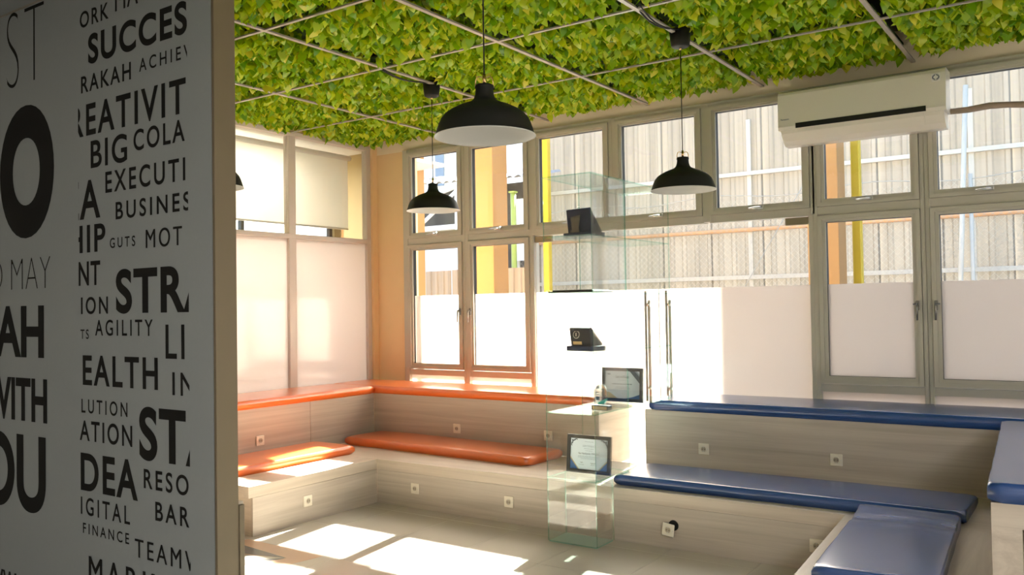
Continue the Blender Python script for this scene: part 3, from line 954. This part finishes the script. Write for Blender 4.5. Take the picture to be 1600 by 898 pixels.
# ------------------------------------------------------------------ pendant lamps
def pendant(cup_z, rim_z):
    t = thing('pendant_lamp', (0, 0, cup_z), cat='pendant lamp', group='black dome pendant lamps', local=True)
    z = rim_z - cup_z
    out = [(0.215, 0.0), (0.209, 0.012), (0.203, 0.03), (0.196, 0.052), (0.186, 0.073), (0.170, 0.092), (0.148, 0.108),
           (0.115, 0.125), (0.078, 0.139), (0.058, 0.148), (0.046, 0.160), (0.040, 0.178), (0.037, 0.206)]
    MB().lathe([(r, z + h) for r, h in out], n=48).build('shade', M['black'], t)
    inn = [(0.213, 0.001)] + [(max(0.02, r - 0.004), h - 0.002) for r, h in out[1:11]] + [(0.0, 0.150)]
    sh = t.children[0]
    li = MB().lathe([(r, z + h) for r, h in inn], n=48).tube([(0.2145 * math.cos(2 * PI * k / 48), 0.2145 * math.sin(2 * PI * k / 48), z) for k in range(48)], 0.002, 6, closed=True).build('lining', M['lining'], sh)
    li['label'] = 'white inside of the shade'
    MB().lathe([(0.040, z + 0.204), (0.041, z + 0.212), (0.036, z + 0.219), (0.0, z + 0.219)], n=28).build('neck_cap', M['black'], t)
    h = MB()
    for s in (-1, 1):
        h.tube([(s * 0.037, 0, z + 0.21), (s * 0.037, 0, z + 0.235), (s * 0.033, 0, z + 0.25), (s * 0.024, 0, z + 0.256), (s * 0.012, 0, z + 0.253), (0, 0, z + 0.247)], 0.0025, 6)
    h.build('hook', M['brass'], t)
    MB().tube([(0, 0, z + 0.218), (0, 0, z + 0.265)], 0.0075, 10).build('stem', M['brass'], t)
    MB().tube([(0, 0, z + 0.26), (0, 0, -0.11)], 0.0032, 6).build('cable', M['black'], t)
    cp = MB().lathe([(0.0, -0.12), (0.045, -0.118), (0.058, -0.112), (0.062, -0.10), (0.072, 0.0), (0.0, 0.0)], n=28).build('ceiling_cup', M['black'], t)
    MB().tube([(0, 0, -0.112), (0, 0, -0.135)], 0.008, 8).build('cable_grip', M['brass'], t)
    return t
for (x, y, cz, rz_, lab) in ((-2.152, 2.92, 3.485, 2.378, 'largest black dome pendant lamp, nearest the camera above the middle'),
                             (-4.459, 5.33, 3.485, 2.445, 'small black pendant lamp in front of the left corner window'),
                             (-2.30, 5.33, 3.485, 2.413, 'black pendant lamp right of the glass showcase'),
                             (-4.575, 3.30, 3.485, 2.43, 'black pendant lamp almost hidden behind the printed wall edge')):
    t = pendant(cz, rz_)
    t.location = (x, y, cz)
    t['label'] = lab
    t.rotation_euler = (0, 0, 0.6)
for (x, y, lab) in ((-2.30, 5.33, 'black flex looped along the ceiling bar to the right pendant'), (-4.44, 5.33, 'black flex looped along the ceiling bar to the left pendant')):
    pts = [(x - 0.03 * math.sin(k / 9 * PI) + 0.0, y - 0.05 - 0.62 * k / 9, 3.475 - 0.035 * math.sin(k / 9 * PI)) for k in range(10)]
    pts2 = [(p[0] + 0.03, p[1], p[2] - 0.008) for p in pts]
    tag(MB().tube(pts, 0.006, 6).tube(pts2, 0.005, 6).build('lamp_flex', M['black']), lab, 'cable')

# ------------------------------------------------------------------ air conditioner
ac = thing('air_conditioner', (-1.51, 6.98, 2.95), 'white wall air conditioner mounted high over the right windows', 'air conditioner')
prof = [(6.995, 3.325), (6.815, 3.325), (6.795, 3.312), (6.785, 3.29), (6.775, 3.04), (6.785, 3.015), (6.995, 3.015)]
mb = MB().extrude([(-2.113, y, z) for y, z in prof], (1.20, 0, 0))
mb.build('body', M['ac'], ac)
low = [(6.995, 3.014), (6.79, 3.014), (6.80, 2.99), (6.845, 2.935), (6.90, 2.905), (6.995, 2.905)]
MB().extrude([(-2.095, y, z) for y, z in low], (1.165, 0, 0)).build('lower_shell', M['ac'], ac)
MB().extrude([(-1.975, y, z) for y, z in ((6.7715, 3.060), (6.7715, 3.022), (6.80, 3.022), (6.80, 3.060))], (0.93, 0, 0)).build('air_slot', M['black'], ac)
fl = [(6.784, 3.018), (6.790, 2.990), (6.836, 2.932), (6.848, 2.936), (6.805, 2.994), (6.796, 3.018)]
MB().extrude([(-1.965, y, z) for y, z in fl], (0.905, 0, 0)).build('flap', M['ac'], ac)
text_mesh('brand_mark', 'Panasonic', (-2.09, 6.7755, 3.093), (1, 0, 0), (0, 0, 1), 0.065, 0.012, M['paper_ink'], ac, 0.02)
bd = MB().bbox(-1.005, -0.945, 6.776, 6.783, 3.225, 3.285, 0.002).build('badge', M['white'], ac)
em = MB()
for s in (-1, 1):
    em.tube([(-0.975 + s * (0.004 + 0.016 * math.sin(k / 6 * PI)), 6.7755, 3.238 + 0.034 * k / 6) for k in range(7)], 0.003, 6)
em.tube([(-0.975 + 0.023 * math.cos(2 * PI * k / 20), 6.7757, 3.255 + 0.023 * math.sin(2 * PI * k / 20)) for k in range(20)], 0.0012, 5, closed=True)
em.build('emblem', M['paper_ink'], bd)
tag(MB().tube([(-0.925, 6.985, 3.035), (-0.80, 6.975, 3.030), (-0.66, 6.97, 3.038), (-0.55, 6.975, 3.030), (-0.42, 6.97, 3.012), (-0.1, 6.975, 2.985), (0.5, 6.98, 2.97)],
             [0.021, 0.023, 0.024, 0.022, 0.024, 0.022, 0.022], 10).build('refrigerant_pipe', M['tape']),
    'brown wrapped pipe running right from the air conditioner', 'pipe')

# ------------------------------------------------------------------ stepped glass showcase
TX0, TX1, TY0, TYM, TYB = -3.290, -2.897, 5.14, 5.645, 6.40
tw = thing('glass_showcase', (-3.1, 5.3, 0), 'tall stepped clear glass showcase standing between orange and blue benches', 'showcase')
G = 0.006
def pane(name, poly, d, mat='tower'):
    """glass plate: faces clear, rim green"""
    n = len(poly)
    a = [Vector(p) for p in poly]
    d = Vector(d)
    mb = MB()
    vs = a + [p + d for p in a]
    mb.add(vs, [tuple(reversed(range(n))), tuple(range(n, 2 * n))], 0)
    mb.add(vs, [(i, (i + 1) % n, n + (i + 1) % n, n + i) for i in range(n)], 1)
    return mb.build(name, [M[mat], M['tower_edge']], tw)
def quad_x(x, y0, y1, z0, z1):
    return [(x, y0, z0), (x, y1, z0), (x, y1, z1), (x, y0, z1)]
ZS = [0.455, 0.913, 1.333, 1.750, 2.150, 2.567]
pane('front_pane', [(TX0, TY0, 0.012), (TX1, TY0, 0.012), (TX1, TY0, ZS[-1]), (TX0, TY0, ZS[-1])], (0, G, 0))
for x in (TX0, TX1 - G):
    pane('base_side_pane', quad_x(x, TY0 + G, 5.385, 0.012, ZS[0]), (G, 0, 0))
    pane('side_pane', quad_x(x, TY0 + G, TYM, ZS[0], ZS[-1]), (G, 0, 0))
    pane('rear_side_pane', quad_x(x, TYM + 0.002, TYB, ZS[1], ZS[-1]), (G, 0, 0))
pane('base_back_pane', [(TX0, 5.38, 0.012), (TX1, 5.38, 0.012), (TX1, 5.38, ZS[0]), (TX0, 5.38, ZS[0])], (0, G, 0))
pane('middle_back_pane', [(TX0, TYM, ZS[0]), (TX1, TYM, ZS[0]), (TX1, TYM, ZS[1]), (TX0, TYM, ZS[1])], (0, G, 0))
pane('back_pane', [(TX0, TYB, ZS[1]), (TX1, TYB, ZS[1]), (TX1, TYB, ZS[-1]), (TX0, TYB, ZS[-1])], (0, G, 0))
def shelf(z, y1, name='shelf'):
    e = 0.004
    mt_ = 'base_glass' if name == 'base_plate' else 'shelf'
    return pane(name, [(TX0 + G if z < 2.5 else TX0 - e, TY0 + G if z < 2.5 else TY0 - e, z), (TX1 - G if z < 2.5 else TX1 + e, TY0 + G if z < 2.5 else TY0 - e, z),
                       (TX1 - G if z < 2.5 else TX1 + e, y1, z), (TX0 + G if z < 2.5 else TX0 - e, y1, z)], (0, 0, 0.008), mt_)
shelf(0.003, 5.38, 'base_plate')
shelf(ZS[0] - 0.008, TYM)
for z in ZS[1:-1]:
    shelf(z - 0.008, TYB)
shelf(ZS[-1], TYB + 0.01, 'top_plate')

# contents of the showcase
def award_box(loc, rz, w, h, label, dark):
    t = thing('award_box', loc, label, 'award', local=True)
    t.rotation_euler = (0, 0, rz)
    MB().bbox(-w * 0.62, w * 0.62, -0.085, 0.085, 0.0, 0.036, 0.003).build('box_base', M['velvet'], t)
    MB().extrude([(-w / 2, -0.055, 0.036), (-w / 2, -0.075, h), (-w / 2, -0.055, h + 0.004), (-w / 2, 0.075, 0.05), (-w / 2, 0.075, 0.036)], (w, 0, 0)).build('lid', M['velvet_dark' if dark else 'velvet'], t)
    return t
t = award_box((-3.115, 5.42, ZS[3 + 1]), -0.15, 0.205, 0.205, 'open navy velvet award box with slim glass trophy, upper showcase shelf', False)
MB().prism([(-0.06, -0.083), (0.02, -0.083), (0.02, -0.068), (-0.06, -0.068)], 0.036, 0.055).extrude([(-0.05, -0.080, 0.055), (0.012, -0.080, 0.055), (0.03, -0.080, 0.16), (-0.062, -0.080, 0.15)], (0, 0.006, 0)).build('trophy', M['crystal'], t)
MB().tube([(0.02 * math.cos(2 * PI * k / 16), -0.06, 0.213 + 0.010 * math.sin(2 * PI * k / 16)) for k in range(16)], 0.0015, 5, closed=True).build('hanging_ring', M['steel'], t)
t = award_box((-3.115, 5.42, ZS[2]), -0.15, 0.185, 0.165, 'navy award box with round emblem and gold plate, middle showcase shelf', True)
e_ = MB().disc((-0.03, -0.0715, 0.118), 0.030, (0, -1, 0.12), 24, 0.003, 0).build('medal', M['steel'], t)
MB().disc((-0.03, -0.0748, 0.118), 0.023, (0, -1, 0.12), 20, 0.001, 0).build('medal_face', M['velvet_dark'], e_)
MB().box(-0.036, -0.024, -0.0775, -0.0760, 0.105, 0.131).build('medal_mark', M['steel'], e_)
MB().extrude([(-0.07, -0.0590, 0.045), (0.01, -0.0590, 0.045), (0.01, -0.0625, 0.068), (-0.07, -0.0625, 0.068)], (0, -0.0022, 0)).build('name_plate', M['gold'], t)
tag(MB().bbox(-3.275, -2.905, 5.165, 5.47, ZS[3] + 0.001, ZS[3] + 0.011, 0.003).bbox(-3.26, -2.93, 5.20, 5.45, ZS[3] + 0.011, ZS[3] + 0.020, 0.004).build('award_folder', M['pframe']),
    'flat black folder lying on the third highest showcase shelf', 'folder')

def certificate(loc, w, h, label, lean):
    t = thing('certificate_frame', loc, label, 'certificate', local=True)
    t.rotation_euler = (-lean, 0, 0)
    bw = 0.026
    f = MB()
    ring(f, -w / 2, w / 2, 0.0, h, bw, -0.012, 0.008)
    f.build('frame', M['pframe'], t)
    p = MB().box(-w / 2 + bw * 0.8, w / 2 - bw * 0.8, -0.003, 0.004, bw * 0.8, h - bw * 0.8).build('paper', M['paper'], t)
    MB().extrude([(-0.02, 0.006, h * 0.6), (0.02, 0.006, h * 0.6), (0.02, h * 0.22, 0.010), (-0.02, h * 0.22, 0.010)], (0, 0.004, 0)).build('back_stand', M['pframe'], t)
    return t, p
def tri(parent, pts, mat, y=-0.0042, name='print_corner'):
    return MB().extrude([(x, y, z) for x, z in pts], (0, 0.0008, 0)).build(name, mat, parent)
def line_text(parent, s, xc, z, w, h, mat, wt=0.0):
    return text_mesh('print_line', s, (xc - w / 2, -0.0040, z), (1, 0, 0), (0, 0, 1), w, h, mat, parent, wt, 1.1)
w, h = 0.358, 0.270
t, p = certificate((-3.094, 5.385, ZS[0] + 0.001), w, h, 'black framed certificate with blue corners on the lowest showcase shelf', 0.10)
ix0, ix1, iz0, iz1 = -w / 2 + 0.026, w / 2 - 0.026, 0.026, h - 0.026
tri(p, [(ix0, iz0), (ix0 + 0.065, iz0), (ix0, iz0 + 0.075)], M['paper_blue'])
tri(p, [(ix0 + 0.065, iz0), (ix0 + 0.074, iz0), (ix0, iz0 + 0.086), (ix0, iz0 + 0.075)], M['paper_gold'])
tri(p, [(ix1, iz0), (ix1, iz0 + 0.065), (ix1 - 0.065, iz0)], M['paper_blue'])
tri(p, [(ix1 - 0.065, iz0), (ix1, iz0 + 0.065), (ix1, iz0 + 0.075), (ix1 - 0.075, iz0)], M['paper_gold'])
orn = MB()
for s, xx in ((1, ix0), (-1, ix1)):
    orn.tube([(xx + s * (0.012 + 0.045 * k / 6), -0.0036, iz1 - 0.012 - 0.007 * math.sin(k / 6 * 2 * PI)) for k in range(7)], [0.003, 0.006, 0.004, 0.006, 0.003, 0.005, 0.001], 5)
    orn.tube([(xx + s * (0.012 + 0.006 * math.sin(k / 6 * 2 * PI)), -0.0036, iz1 - 0.012 - 0.045 * k / 6) for k in range(7)], [0.003, 0.006, 0.004, 0.006, 0.003, 0.004, 0.001], 5)
orn.build('print_ornament', M['paper_ink'], p)
line_text(p, 'SERTIFIKAT', 0.0, 0.185, 0.105, 0.014, M['paper_grey'])
line_text(p, 'Nur Hardiyanto, M.M, CPC', 0.0, 0.132, 0.17, 0.014, M['paper_ink'], 0.02)
bars = MB()
for zz, ww in ((0.222, 0.07), (0.172, 0.08), (0.158, 0.06), (0.118, 0.18), (0.109, 0.18), (0.100, 0.13)):
    k = -ww / 2
    while k < ww / 2 - 0.008:
        l = random.uniform(0.006, 0.02)
        bars.box(k, min(k + l, ww / 2), -0.0042, -0.0036, zz, zz + 0.0028)
        k += l + 0.004
for xx in (-0.06, 0.035):
    bars.box(xx - 0.02, xx + 0.02, -0.0042, -0.0036, 0.058, 0.0605)
bars.build('print_small_text', M['paper_grey'], p)
MB().tube([(0.015 + 0.006 * k, -0.0036, 0.072 + 0.006 * math.sin(k * 2.3)) for k in range(8)], 0.0015, 5).tube([(-0.07 + 0.005 * k, -0.0036, 0.074 + 0.004 * math.sin(k * 2.6)) for k in range(5)], 0.0013, 5).build('print_signature', M['paper_ink'], p)

w, h = 0.350, 0.262
t, p = certificate((-3.095, 5.93, ZS[1] + 0.001), w, h, 'black framed certificate with a dark diagonal band behind the crystal award', 0.06)
ix0, ix1, iz0, iz1 = -w / 2 + 0.026, w / 2 - 0.026, 0.026, h - 0.026
tri(p, [(ix1 - 0.088, iz1), (ix1 - 0.045, iz1), (ix1, iz1 - 0.045), (ix1, iz1 - 0.095)], M['paper_ink'])
tri(p, [(ix1 - 0.045, iz1), (ix1 - 0.030, iz1), (ix1, iz1 - 0.030), (ix1, iz1 - 0.045)], M['paper_grey'])
tri(p, [(ix1 - 0.12, iz0), (ix1, iz0), (ix1, iz0 + 0.035), (ix1 - 0.06, iz0 + 0.014)], M['paper_blue'])
tri(p, [(ix0, iz0), (ix0 + 0.11, iz0), (ix0 + 0.04, iz0 + 0.045), (ix0, iz0 + 0.05)], M['paper_gold'])
line_text(p, 'Sertifikat', 0.0, 0.182, 0.115, 0.020, M['paper_ink'])
bars = MB()
for zz, ww in ((0.165, 0.07), (0.132, 0.18), (0.112, 0.11), (0.102, 0.13)):
    k = -ww / 2
    while k < ww / 2 - 0.008:
        l = random.uniform(0.006, 0.022)
        bars.box(k, min(k + l, ww / 2), -0.0042, -0.0036, zz, zz + (0.008 if zz == 0.132 else 0.0028))
        k += l + 0.004
bars.box(ix0 + 0.02, ix0 + 0.045, -0.0042, -0.0036, 0.205, 0.217)
bars.build('print_small_text', M['paper_grey'], p)

t = thing('crystal_award', (-2.985, 5.40, ZS[1] + 0.001), 'octagonal crystal award on a black base with gold plate', 'award', local=True)
MB().bbox(-0.068, 0.068, -0.03, 0.03, 0.0, 0.034, 0.003).build('base', M['pframe'], t)
MB().box(-0.055, 0.055, -0.0315, -0.030, 0.006, 0.028).build('name_plate', M['gold'], t)
oc = [(0.052 * math.cos(PI / 8 + k * PI / 4), 0.079 * math.sin(PI / 8 + k * PI / 4) + 0.110) for k in range(8)]
MB().extrude([(x, -0.010, z) for x, z in oc], (0, 0.022, 0)).build('crystal', M['crystal'], t)
cr = MB()
tri(t, [(-0.02, 0.040), (0.028, 0.046), (0.048, 0.085), (0.02, 0.072), (-0.022, 0.052)], M['teal'], -0.0118, 'teal_print')
tri(t, [(0.022, 0.178), (0.046, 0.142), (0.048, 0.10), (0.036, 0.11), (0.030, 0.15), (0.012, 0.170)], M['peach'], -0.0118, 'orange_print')
for z0_, z1_ in ((0.152, 0.172), (0.124, 0.128), (0.106, 0.110), (0.070, 0.096)):
    cr.box(-0.036, -0.010, -0.0118, -0.0108, z0_, z1_)
cr.build('black_print', M['paper_ink'], t)
text_mesh('plate_text', 'AWARDEE', (-0.045, -0.0320, 0.012), (1, 0, 0), (0, 0, 1), 0.09, 0.010, M['paper_ink'], t)

# ------------------------------------------------------------------ boxes for the added fill lights (behind the camera)
for i, (lc, pw) in enumerate(FILL_LIGHTS):
    t = thing('fill_light_box', (lc[0], lc[1], 3.46), 'added white fill light box behind the camera, number %s' % ORD[i], 'lamp', local=True)
    ring_ = MB()
    ring_.box(-0.58, 0.58, -0.28, -0.26, -0.05, 0.0).box(-0.58, 0.58, 0.26, 0.28, -0.05, 0.0)
    ring_.box(-0.58, -0.56, -0.26, 0.26, -0.05, 0.0).box(0.56, 0.58, -0.26, 0.26, -0.05, 0.0)
    ring_.box(-0.58, 0.58, -0.28, 0.28, -0.004, 0.0)
    ring_.build('housing', M['white'], t)

# ------------------------------------------------------------------ outside
struct('ground', MB().box(-30, 14, 7.26, 26, -0.30, -0.15), M['ground'])
def column(x0, x1, y0, y1, label):
    t = thing('yellow_column', ((x0 + x1) / 2, (y0 + y1) / 2, -0.15), label, 'column', 'yellow columns outside')
    MB().bbox(x0, x1, y0, y1, -0.15, 6.0, 0.006).build('shaft', M['yellow_col'], t)
    MB().box(x0 - 0.05, x1 + 0.05, y0 - 0.05, y1 + 0.05, -0.15, 0.12).build('plinth', M['yellow_col'], t)
column(-7.60, -7.25, 10.0, 10.37, 'ochre yellow column outside the second window from the corner')
column(-2.81, -2.465, 10.0, 10.33, 'ochre yellow column outside the right windows below the air conditioner')
column(-10.9, -10.55, 7.2, 7.5, 'ochre yellow column outside the window of the next room')
for x, lab in ((-6.68, 'slim bright yellow pole seen left of the glass showcase'), (-2.39, 'slim bright yellow pole beside the right ochre column')):
    t = thing('yellow_pole', (x, 10.55, -0.15), lab, 'pole', 'slim yellow poles outside')
    MB().bbox(x - 0.05, x + 0.05, 10.50, 10.60, -0.15, 6.0, 0.01).build('shaft', M['yellow_pole'], t)
    MB().box(x - 0.1, x + 0.1, 10.45, 10.65, -0.15, -0.135).build('foot_plate', M['yellow_pole'], t)

def sheet_mesh(name, w, h, mat):
    # trapezoidal corrugated sheet, local origin bottom left; thickness 3 mm
    prof = []
    x = 0.0
    rib = w / 4
    for k in range(4):
        prof += [(x, 0), (x + rib * 0.55, 0), (x + rib * 0.66, -0.03), (x + rib * 0.89, -0.03)]
        x += rib
    prof.append((w, 0))
    mb = MB()
    n = len(prof)
    vs = [(px, py, 0) for px, py in prof] + [(px, py, h) for px, py in prof]
    mb.add(vs, [(i, i + 1, n + i + 1, n + i) for i in range(n - 1)])
    return mb.mesh(name, [mat])
fe = thing('sheet_fence', (-3.75, 15.0, -0.15), 'tall pale corrugated sheet fence behind the windows', 'fence', local=True)
SW = 0.96
low_me, sunblock_me = sheet_mesh('sheet', SW + 0.03, 5.40, M['sheet']), sheet_mesh('sheet', SW + 0.03, 12.0, M['sheet'])  # second mesh: unseen extra height added to block the sun at the right
rs = random.Random(5)
for k in range(22):
    x = -6.06 + k * SW
    o = link('sheet', sunblock_me if -0.45 < x < 4.9 else low_me, fe)
    o.location = (x, 0.05 + 0.012 * (k % 2) + rs.uniform(-0.003, 0.003), rs.uniform(0, 0.04))
for z in (2.275, 4.125):
    MB().box(-6.06, 15.0, -0.06, 0.0, z - 0.03, z + 0.04).build('rail', M['rail'], fe)
MB().tube([(-6.06, -0.05, 3.125), (15.0, -0.05, 3.125)], 0.037, 8).build('pipe_rail', M['rust'], fe)
for x in (-5.9, -1.5, 2.02, 5.5, 9.0):
    MB().box(x, x + 0.075, -0.01, 0.02, 0, 5.1).build('post', M['rail'], fe)

cl = thing('chain_link_fence', (-3.75, 14.45, -0.15), 'wire mesh fence standing just in front of the tall sheets', 'fence', local=True)
mb = MB()
H = 3.60
st = 0.11
x = -6.2
r = 0.003
segs = []
while x < 6.5 + H:
    for s in (1, -1):
        xa = x if s == 1 else x - H
        pa = [xa, 0.0] if s == 1 else [x, 0.0]
        pb = [x + H, H] if s == 1 else [x - H, H]
        lo, hi = -6.2, 6.5
        t0, t1 = 0.0, 1.0
        dx = pb[0] - pa[0]
        ta, tb = (lo - pa[0]) / dx, (hi - pa[0]) / dx
        if ta > tb: ta, tb = tb, ta
        t0, t1 = max(0, ta), min(1, tb)
        if t1 - t0 > 0.01:
            segs.append(((pa[0] + dx * t0, H * t0), (pa[0] + dx * t1, H * t1)))
    x += st
x = -6.2 - st
while x > -6.2 - H:
    segs.append(((-6.2, -6.2 - x), (x + H, H)))
    x -= st
for (xa, za), (xb, zb) in segs:
    mb.add([(xa - r, 0, za), (xb - r, 0, zb), (xb + r, 0, zb), (xa + r, 0, za)], [(0, 1, 2, 3)])
    mb.add([(xa, -r, za), (xb, -r, zb), (xb, r, zb), (xa, r, za)], [(0, 1, 2, 3)])
tag(mb.build('wire_mesh', M['wire'], cl), kind='stuff')
sag = []
for k in range(61):
    xx = -6.2 + k * 0.211
    sag.append((xx, -0.01, H + 0.06 + 0.045 * math.sin(xx * 2.4)))
MB().tube(sag, 0.009, 5).build('top_wire', M['wire'], cl)
for x in (-6.1, 2.10, 6.4):
    MB().tube([(x, 0, 0), (x, 0, H + 0.1)], 0.03, 8).build('post', M['rail'], cl)
tag(MB().tube([(-1.90, 14.3, -0.15), (-1.66, 14.3, 4.85)], 0.036, 8).build('leaning_pole', M['rail']), 'pale leaning pole outside the rightmost window', 'pole')
tag(MB().tube([(-6.4, 14.3, -0.15), (-4.05, 14.3, 3.62)], 0.006, 5).build('slanted_wire', M['wire']), 'thin slanted guy wire in front of the fence', 'wire')

# low fence, shelter and white building seen through the left windows
lf = thing('low_fence', (-10.0, 12.0, -0.15), 'low beige corrugated fence seen through the left corner windows', 'fence', local=True)
lm = sheet_mesh('sheet', 0.60, 2.48, M['sheet_low'])
for k in range(7):
    o = link('sheet', lm, lf)
    o.location = (-2.1 + k * 0.61, 0.04 + rs.uniform(-0.01, 0.01), rs.uniform(0, 0.03))
MB().box(-2.1, 2.17, 0.0, 0.04, 1.3, 1.36).build('rail', M['rail'], lf)
gp = thing('green_pole', (-9.13, 12.9, -0.15), 'moss green pipe standing behind the low fence', 'pole')
MB().tube([(-9.13 + 0.24, 12.9, -0.15), (-9.13 + 0.24, 12.9, 3.75)], 0.05, 10).build('shaft', M['green_pole'], gp)
MB().box(-8.95, -8.83, 12.84, 12.96, 3.75, 3.78).build('cap', M['green_pole'], gp)
sh = thing('shelter', (-12.0, 15.0, -0.15), 'dark open shelter with grey corrugated roof and white braces', 'shelter')
mb = MB()
for k in range(24):
    xa = -13.8 + k * 0.20
    ye, ze = (16.2, 4.86) if xa < -10.05 else (14.8, 4.55)
    for (da, za, db, zb_) in ((0, 0.0, 0.07, 0.05), (0.07, 0.05, 0.13, 0.05), (0.13, 0.05, 0.20, 0.0)):
        mb.add([(xa + da, 13.95, 4.36 - 0.034 * (xa + 13.8) + za), (xa + db, 13.95, 4.36 - 0.034 * (xa + 13.8) + zb_), (xa + db, ye, ze - 0.034 * (xa + 13.8) + zb_), (xa + da, ye, ze - 0.034 * (xa + 13.8) + za)], [(0, 1, 2, 3)])
mb.build('roof', M['roof'], sh)
MB().box(-13.8, -9.95, 16.1, 16.2, -0.15, 4.5).build('back_wall', M['shed'], sh)
for x in (-13.6, -11.15):
    MB().box(x, x + 0.09, 14.02, 14.11, -0.15, 4.25).build('post', M['white'], sh)
MB().tube([(-12.6, 14.06, 3.15), (-11.15, 14.06, 4.1)], 0.045, 6).build('brace', M['white'], sh)
MB().tube([(-12.4, 14.06, 3.95), (-10.4, 14.06, 4.35)], 0.05, 6).build('beam', M['white'], sh)
MB().box(-13.6, -11.06, 14.03, 14.10, 3.32, 3.42).build('cross_rail', M['white'], sh)
MB().box(-13.6, -10.2, 14.12, 14.20, -0.15, 3.32).build('front_board', M['white'], sh)
cs = MB()
for k in range(10):
    xa = -9.85 + k * 0.045
    cs.add([(xa, 14.3 + 0.04 * (k % 2), 2.6), (xa + 0.045, 14.3 + 0.04 * ((k + 1) % 2), 2.6), (xa + 0.045, 14.3 + 0.04 * ((k + 1) % 2), 3.85), (xa, 14.3 + 0.04 * (k % 2), 3.85)], [(0, 1, 2, 3)])
cs.build('white_curtain', M['white'], sh)
wbld = thing('white_building', (-15, 20.5, -0.15), 'white house wall with narrow dark windows above the shelter', 'building')
MB().box(-22, -10.5, 20, 21, -0.15, 8.5).build('wall', M['white'], wbld)
for x in (-16.62, -13.35, -19.4):
    f_ = MB().box(x, x + 0.42, 19.95, 20.0, 5.3, 6.9).build('window_frame', M['rail'], wbld)
    MB().box(x + 0.05, x + 0.37, 19.93, 19.95, 5.35, 6.85).build('pane', M['pane_dark'], f_)
for o in bpy.data.objects:
    if '_w' in o: del o['_w']
